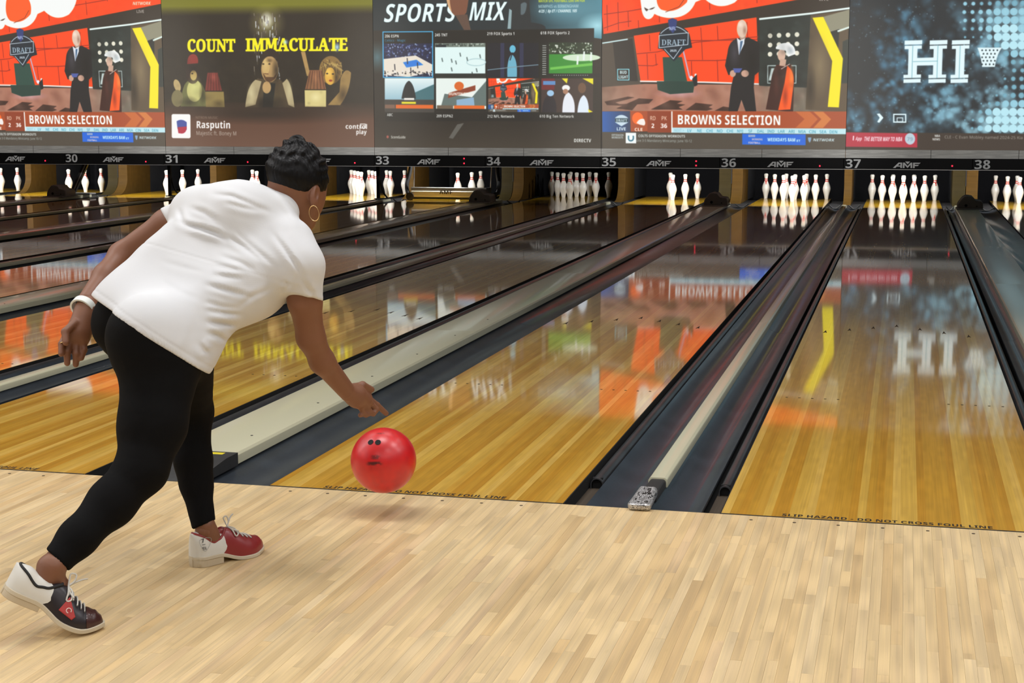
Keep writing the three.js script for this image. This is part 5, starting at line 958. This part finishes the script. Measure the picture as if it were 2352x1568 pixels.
  const loft = (rows) => { const n = rows[0].length, pos = [], idx = []; for (const r of rows) for (const p of r) pos.push(...p); for (let i = 0; i + 1 < rows.length; i++) for (let j = 0; j + 1 < n; j++) { const a = i * n + j, b = a + 1, c = a + n, d = c + 1; idx.push(a, c, b, b, c, d); } const g = new THREE.BufferGeometry(); g.setAttribute('position', new THREE.Float32BufferAttribute(pos, 3)); g.setIndex(idx); g.computeVertexNormals(); return g; };
  function shoe(name, label, upperMat, capMat, bend, frame) {
    const s = new THREE.Group(); s.name = name; s.userData.label = label; person.add(s); frame(s);
    // a raised heel: the sole line bends up behind the ball, laid out from the toe backwards
    const line = []; { let x = 0.246, y = 0; for (let k = 0; k <= 252; k++) { const q = 0.246 - k * 0.001, a = bend * smooth(0.25, 0.15, q); if (k) { x -= 0.001 * Math.cos(a); y += 0.001 * Math.sin(a); } line.push([x, y, a]); } }
    const flex = (g) => { if (!bend) return g; const p = g.attributes.position; for (let i = 0; i < p.count; i++) { const f = clamp((0.246 - p.getX(i)) / 0.001, 0, 251.9), k = Math.floor(f), t = f - k, [x0, y0, a0] = line[k], [x1, y1, a1] = line[k + 1], a = lerp(a0, a1, t), over = Math.max(0, p.getX(i) - 0.246), y = p.getY(i); p.setXY(i, lerp(x0, x1, t) + over + y * Math.sin(a), lerp(y0, y1, t) + y * Math.cos(a)); } g.computeVertexNormals(); return g; };
    const put = (n, g, m, l) => part(s, n, flex(g), m, l);
    const A = 26, X = 44, xs = Array.from({ length: X + 1 }, (_, i) => 0.0005 + 0.245 * (0.5 - 0.5 * Math.cos(Math.PI * i / X)));
    const angle = (j) => Math.PI * j / A;
    const shut = (rows) => [rows[0].map((q) => [q[0] - 0.0008, q[1], 0]), ...rows];
    put('upper', loft(shut(xs.map((x) => Array.from({ length: A + 1 }, (_, j) => skinPoint(x, angle(j), 0))))), upperMat);
    if (capMat) put('toe_cap', loft(Array.from({ length: 13 }, (_, i) => Array.from({ length: A + 1 }, (_, j) => { const a = angle(j), b = 0.206 - 0.01 * Math.sin(a); return skinPoint(lerp(b, 0.2455, i / 12), a, 0.0012); }))), capMat);
    // white counter round the heel, its front edge bulging forward
    const white = std(lin(0.7, 0.69, 0.64), 0.55), sole = std(lin(0.56, 0.47, 0.33), 0.7), edge = (a) => 0.062 + 0.04 * Math.sin(Math.min(1, Math.sin(a) * 1.9 + 0.35) * Math.PI * 0.62) - 0.012 * Math.pow(Math.sin(a), 6);
    put('heel_counter', loft(shut(Array.from({ length: 19 }, (_, i) => Array.from({ length: A + 1 }, (_, j) => { const a = angle(j); return skinPoint(lerp(0.0003, edge(a), Math.pow(i / 18, 1.4)), a, 0.0016); })))), white, 'white leather heel');
    const collar = []; for (let i = 0; i < 24; i++) { const t = i / 24 * Math.PI * 2, x = 0.06 - 0.052 * Math.cos(t), a = Math.PI / 2 - 1.02 * Math.sin(t) * (1 - 0.25 * Math.abs(Math.cos(t))); collar.push(skinPoint(x, a, 0.001)); }
    put('collar', tube(collar, 0.0036, 72, 8, true), capMat ? M.black : upperMat);
    // welt and heel block
    const rim = (off, y, x0, x1) => { const up = [], dn = []; for (let i = 0; i <= 40; i++) { const x = lerp(x0, x1, 0.5 - 0.5 * Math.cos(Math.PI * i / 40)); up.push([x, y(x), wide(Math.min(x, 0.2459)) + off]); dn.push([x, y(x), -wide(Math.min(x, 0.2459)) - off]); } return [...up, ...dn.reverse()]; };
    const slab = (off, y0, y1, x0, x1) => {
      const rows = []; for (let i = 0; i <= 44; i++) { const x = lerp(x0, x1, 0.5 - 0.5 * Math.cos(Math.PI * i / 44)), end = i === 0 || i === 44, w = end ? 0 : Math.max(0.002, 1.1 * wide(clamp(x, 0.0004, 0.2456)) + off * Math.min(1, i / 3, (44 - i) / 3)), a = y0(x), b = y1(x), e = end ? 0 : 0.0016; rows.push([[x, a, 0], [x, a, w - e], [x, a + e, w], [x, b - e, w], [x, b, w - e], [x, b, 0], [x, b, -w + e], [x, b - e, -w], [x, a + e, -w], [x, a, -w + e], [x, a, 0]]); }
      return toCreasedNormals(loft(rows), 0.7);
    };
    put('welt', slab(0.0045, (x) => lift0(x), (x) => lift0(x) + 0.011, -0.003, 0.25), std(lin(0.6, 0.53, 0.4), 0.65), 'cream welt');
    put('heel_block', slab(0.003, () => (bend ? 0.007 : 0.0), (x) => lift0(Math.min(x, 0.07)) + 0.0005, -0.003, 0.088), sole, 'cream heel block');
    // laces: crossed bars, eyelets, a bow
    const lace = std(lin(0.62, 0.6, 0.55), 0.8);
    for (let i = 0; i < 5; i++) { const x = 0.13 + i * 0.0145, pts = [-1, -0.5, 0, 0.5, 1].map((t) => { const a = Math.PI / 2 - t * 0.55, q = skinPoint(x + t * 0.003, a, 0.0028); return q; }); put('lace', tube(pts, 0.0022, 10, 6), lace); }
    const k = skinPoint(0.126, Math.PI / 2, 0.004), loopTo = (pts) => put('lace_bow', tube(pts.map(([x, y, z]) => [k[0] + x, k[1] + y, k[2] + z]), 0.0021, 26, 6), lace);
    loopTo([[0, 0, 0], [0.012, -0.004, 0.018], [0.016, -0.02, 0.03], [0.008, -0.024, 0.032], [0.004, -0.008, 0.02], [0, 0, 0]]); loopTo([[0, 0, 0], [-0.004, 0.014, -0.006], [-0.006, 0.026, -0.01], [0.006, 0.028, -0.012], [0.008, 0.014, -0.006], [0, 0, 0]]); loopTo([[0, 0, 0], [0.012, 0.012, -0.01], [0.026, 0.022, -0.02], [0.038, 0.026, -0.026]]); loopTo([[0, 0, 0], [0.006, -0.006, 0.016], [0.02, -0.012, 0.03]]);
    return { s, put, flex };
  }
  const redLeather = phys(lin(0.26, 0.018, 0.02), 0.4, { clearcoat: 0.25, clearcoatRoughness: 0.3 }), navy = phys(lin(0.014, 0.009, 0.013), 0.42, { clearcoat: 0.2, clearcoatRoughness: 0.3 }), maroon = phys(lin(0.05, 0.014, 0.012), 0.35, { clearcoat: 0.3 });
  const side = (q0, x, a, off) => { const p = skinPoint(x, a, off), px = skinPoint(x + 0.004, a, off), pa = skinPoint(x, a + 0.05, off); const t = V(...px).sub(V(...p)).normalize(), u = V(...pa).sub(V(...p)).normalize(), n = new THREE.Vector3().crossVectors(t, u).normalize(); return [p, t, new THREE.Vector3().crossVectors(n, t).normalize(), n]; };
  const onSide = (g, x, a, off, flex) => { const [p, t, u, n] = side(0, x, a, off); g.applyMatrix4(new THREE.Matrix4().makeBasis(t, u, n).setPosition(...p)); return g; };
  {
    const { put } = shoe('front_shoe', 'red and white bowling shoe flat on the floor', redLeather, null, 0, (s) => { s.position.set(...FRONT_SHOE.at); s.rotation.y = FRONT_SHOE.turn; });
    const inkM = std(lin(0.03, 0.03, 0.03), 0.6);
    put('size_mark', onSide(textShape('7', 0.012, 0.008), 0.022, 0.62, 0.0035), inkM, 'black size figure 7'); put('size_mark', onSide(box(-0.005, 0.005, -0.0006, 0.0006, 0, 0.0003), 0.0225, 0.42, 0.0034), inkM); put('size_mark', onSide(textShape('5½', 0.0095, 0.0115), 0.023, 0.26, 0.0035), inkM, 'black size figure 5½');
    const tri = tube([[-0.012, 0.014, 0], [0.024, 0.014, 0], [0, -0.02, 0]], 0.0006, 24, 5, true); put('stitched_badge', onSide(tri, 0.024, 0.42, 0.0026), std(lin(0.4, 0.4, 0.38), 0.7), 'stitched triangular badge outline');
  }
  {
    tall = 0.8;
    const { put } = shoe('rear_shoe', 'dark bowling shoe with white heel, raised on its toes', navy, maroon, REAR_SHOE.lift, (s) => { s.rotation.y = REAR_SHOE.turn; s.scale.setScalar(1.1); const c = Math.cos(REAR_SHOE.turn), n = Math.sin(REAR_SHOE.turn); s.position.set(REAR_SHOE.toe[0] - 0.2706 * c, 0.0012, REAR_SHOE.toe[2] + 0.2706 * n); });
    const tri = new THREE.Shape([[-0.018, 0.02], [0.02, -0.004], [0.018, -0.012], [-0.016, -0.014]].map(([x, y]) => new THREE.Vector2(x, y)));
    put('badge', onSide(new THREE.ExtrudeGeometry(tri, { depth: 0.001, bevelEnabled: true, bevelSize: 0.002, bevelThickness: 0.001, bevelSegments: 2 }), 0.148, 0.5, 0.0005), phys(lin(0.42, 0.03, 0.025), 0.35), 'red triangular badge');
    const ringG = new THREE.TorusGeometry(0.0055, 0.0011, 6, 20, 5.2); put('badge_ring', onSide(ringG, 0.147, 0.44, 0.0032), std(lin(0.75, 0.6, 0.55), 0.5), 'pale ring emblem');
  }
}

// ------------------------------------------------------------------ the ball, just let go
{
  const c = V(-1.595, 0.177, 0.29), r = 0.1065, ball = thing('bowling_ball', 'glossy red bowling ball in the air above the foul line', 'ball', c.toArray());
  // swirled red with two worn dark smears of lettering below the holes
  const swirl = dataTex(1024, 512, (x, y) => {
    const n = vnoise(x / 72, y / 60, 81, 14, 9) * 0.6 + vnoise(x / 24, y / 24, 82, 43, 22) * 0.4, u = x / 1024 - 0.203, v = y / 512 - 0.5;
    const smear = Math.max(Math.exp(-Math.pow(u / 0.035, 4) - Math.pow((v + 0.03) / 0.018, 4)), 0.7 * Math.exp(-Math.pow((u - 0.008) / 0.022, 4) - Math.pow((v - 0.03) / 0.022, 4)), 0.55 * Math.exp(-Math.pow((u - 0.025) / 0.03, 4) - Math.pow((v - 0.3) / 0.012, 4))) * smooth(0.1, 0.45, vnoise(x / 9, y / 6, 83));
    return [lerp(228 - 34 * n, 90, smear), lerp(8 + 14 * n, 8, smear), lerp(14 + 18 * n, 14, smear)];
  });
  const red = phys(0xffffff, 0.42, { map: swirl, clearcoat: 0.6, clearcoatRoughness: 0.3 });
  const shell = part(ball, 'shell', new THREE.SphereGeometry(r, 64, 40), red);
  const towards = V(0.318, 0.220, 0.922), rt = V(0.945, 0.000, -0.326), up = V(-0.072, 0.975, -0.208);   // drilled side faces back up the approach
  shell.quaternion.setFromRotationMatrix(new THREE.Matrix4().makeBasis(rt, up, towards));
  const at = (u, v) => { const w = Math.sqrt(Math.max(0, 1 - u * u - v * v)); return rt.clone().multiplyScalar(u).addScaledVector(up, v).addScaledVector(towards, w); };
  const hole = (u, v, rad) => { const n = at(u, v), h = part(ball, 'finger_hole', new THREE.CylinderGeometry(rad, rad, 0.012, 24), M.recess); h.position.copy(n.clone().multiplyScalar(r - 0.0052)); h.quaternion.setFromUnitVectors(V(0, 1, 0), n); };
  hole(-0.38, 0.55, 0.0095); hole(-0.16, 0.54, 0.0095);
}

renderer.render(scene, camera);
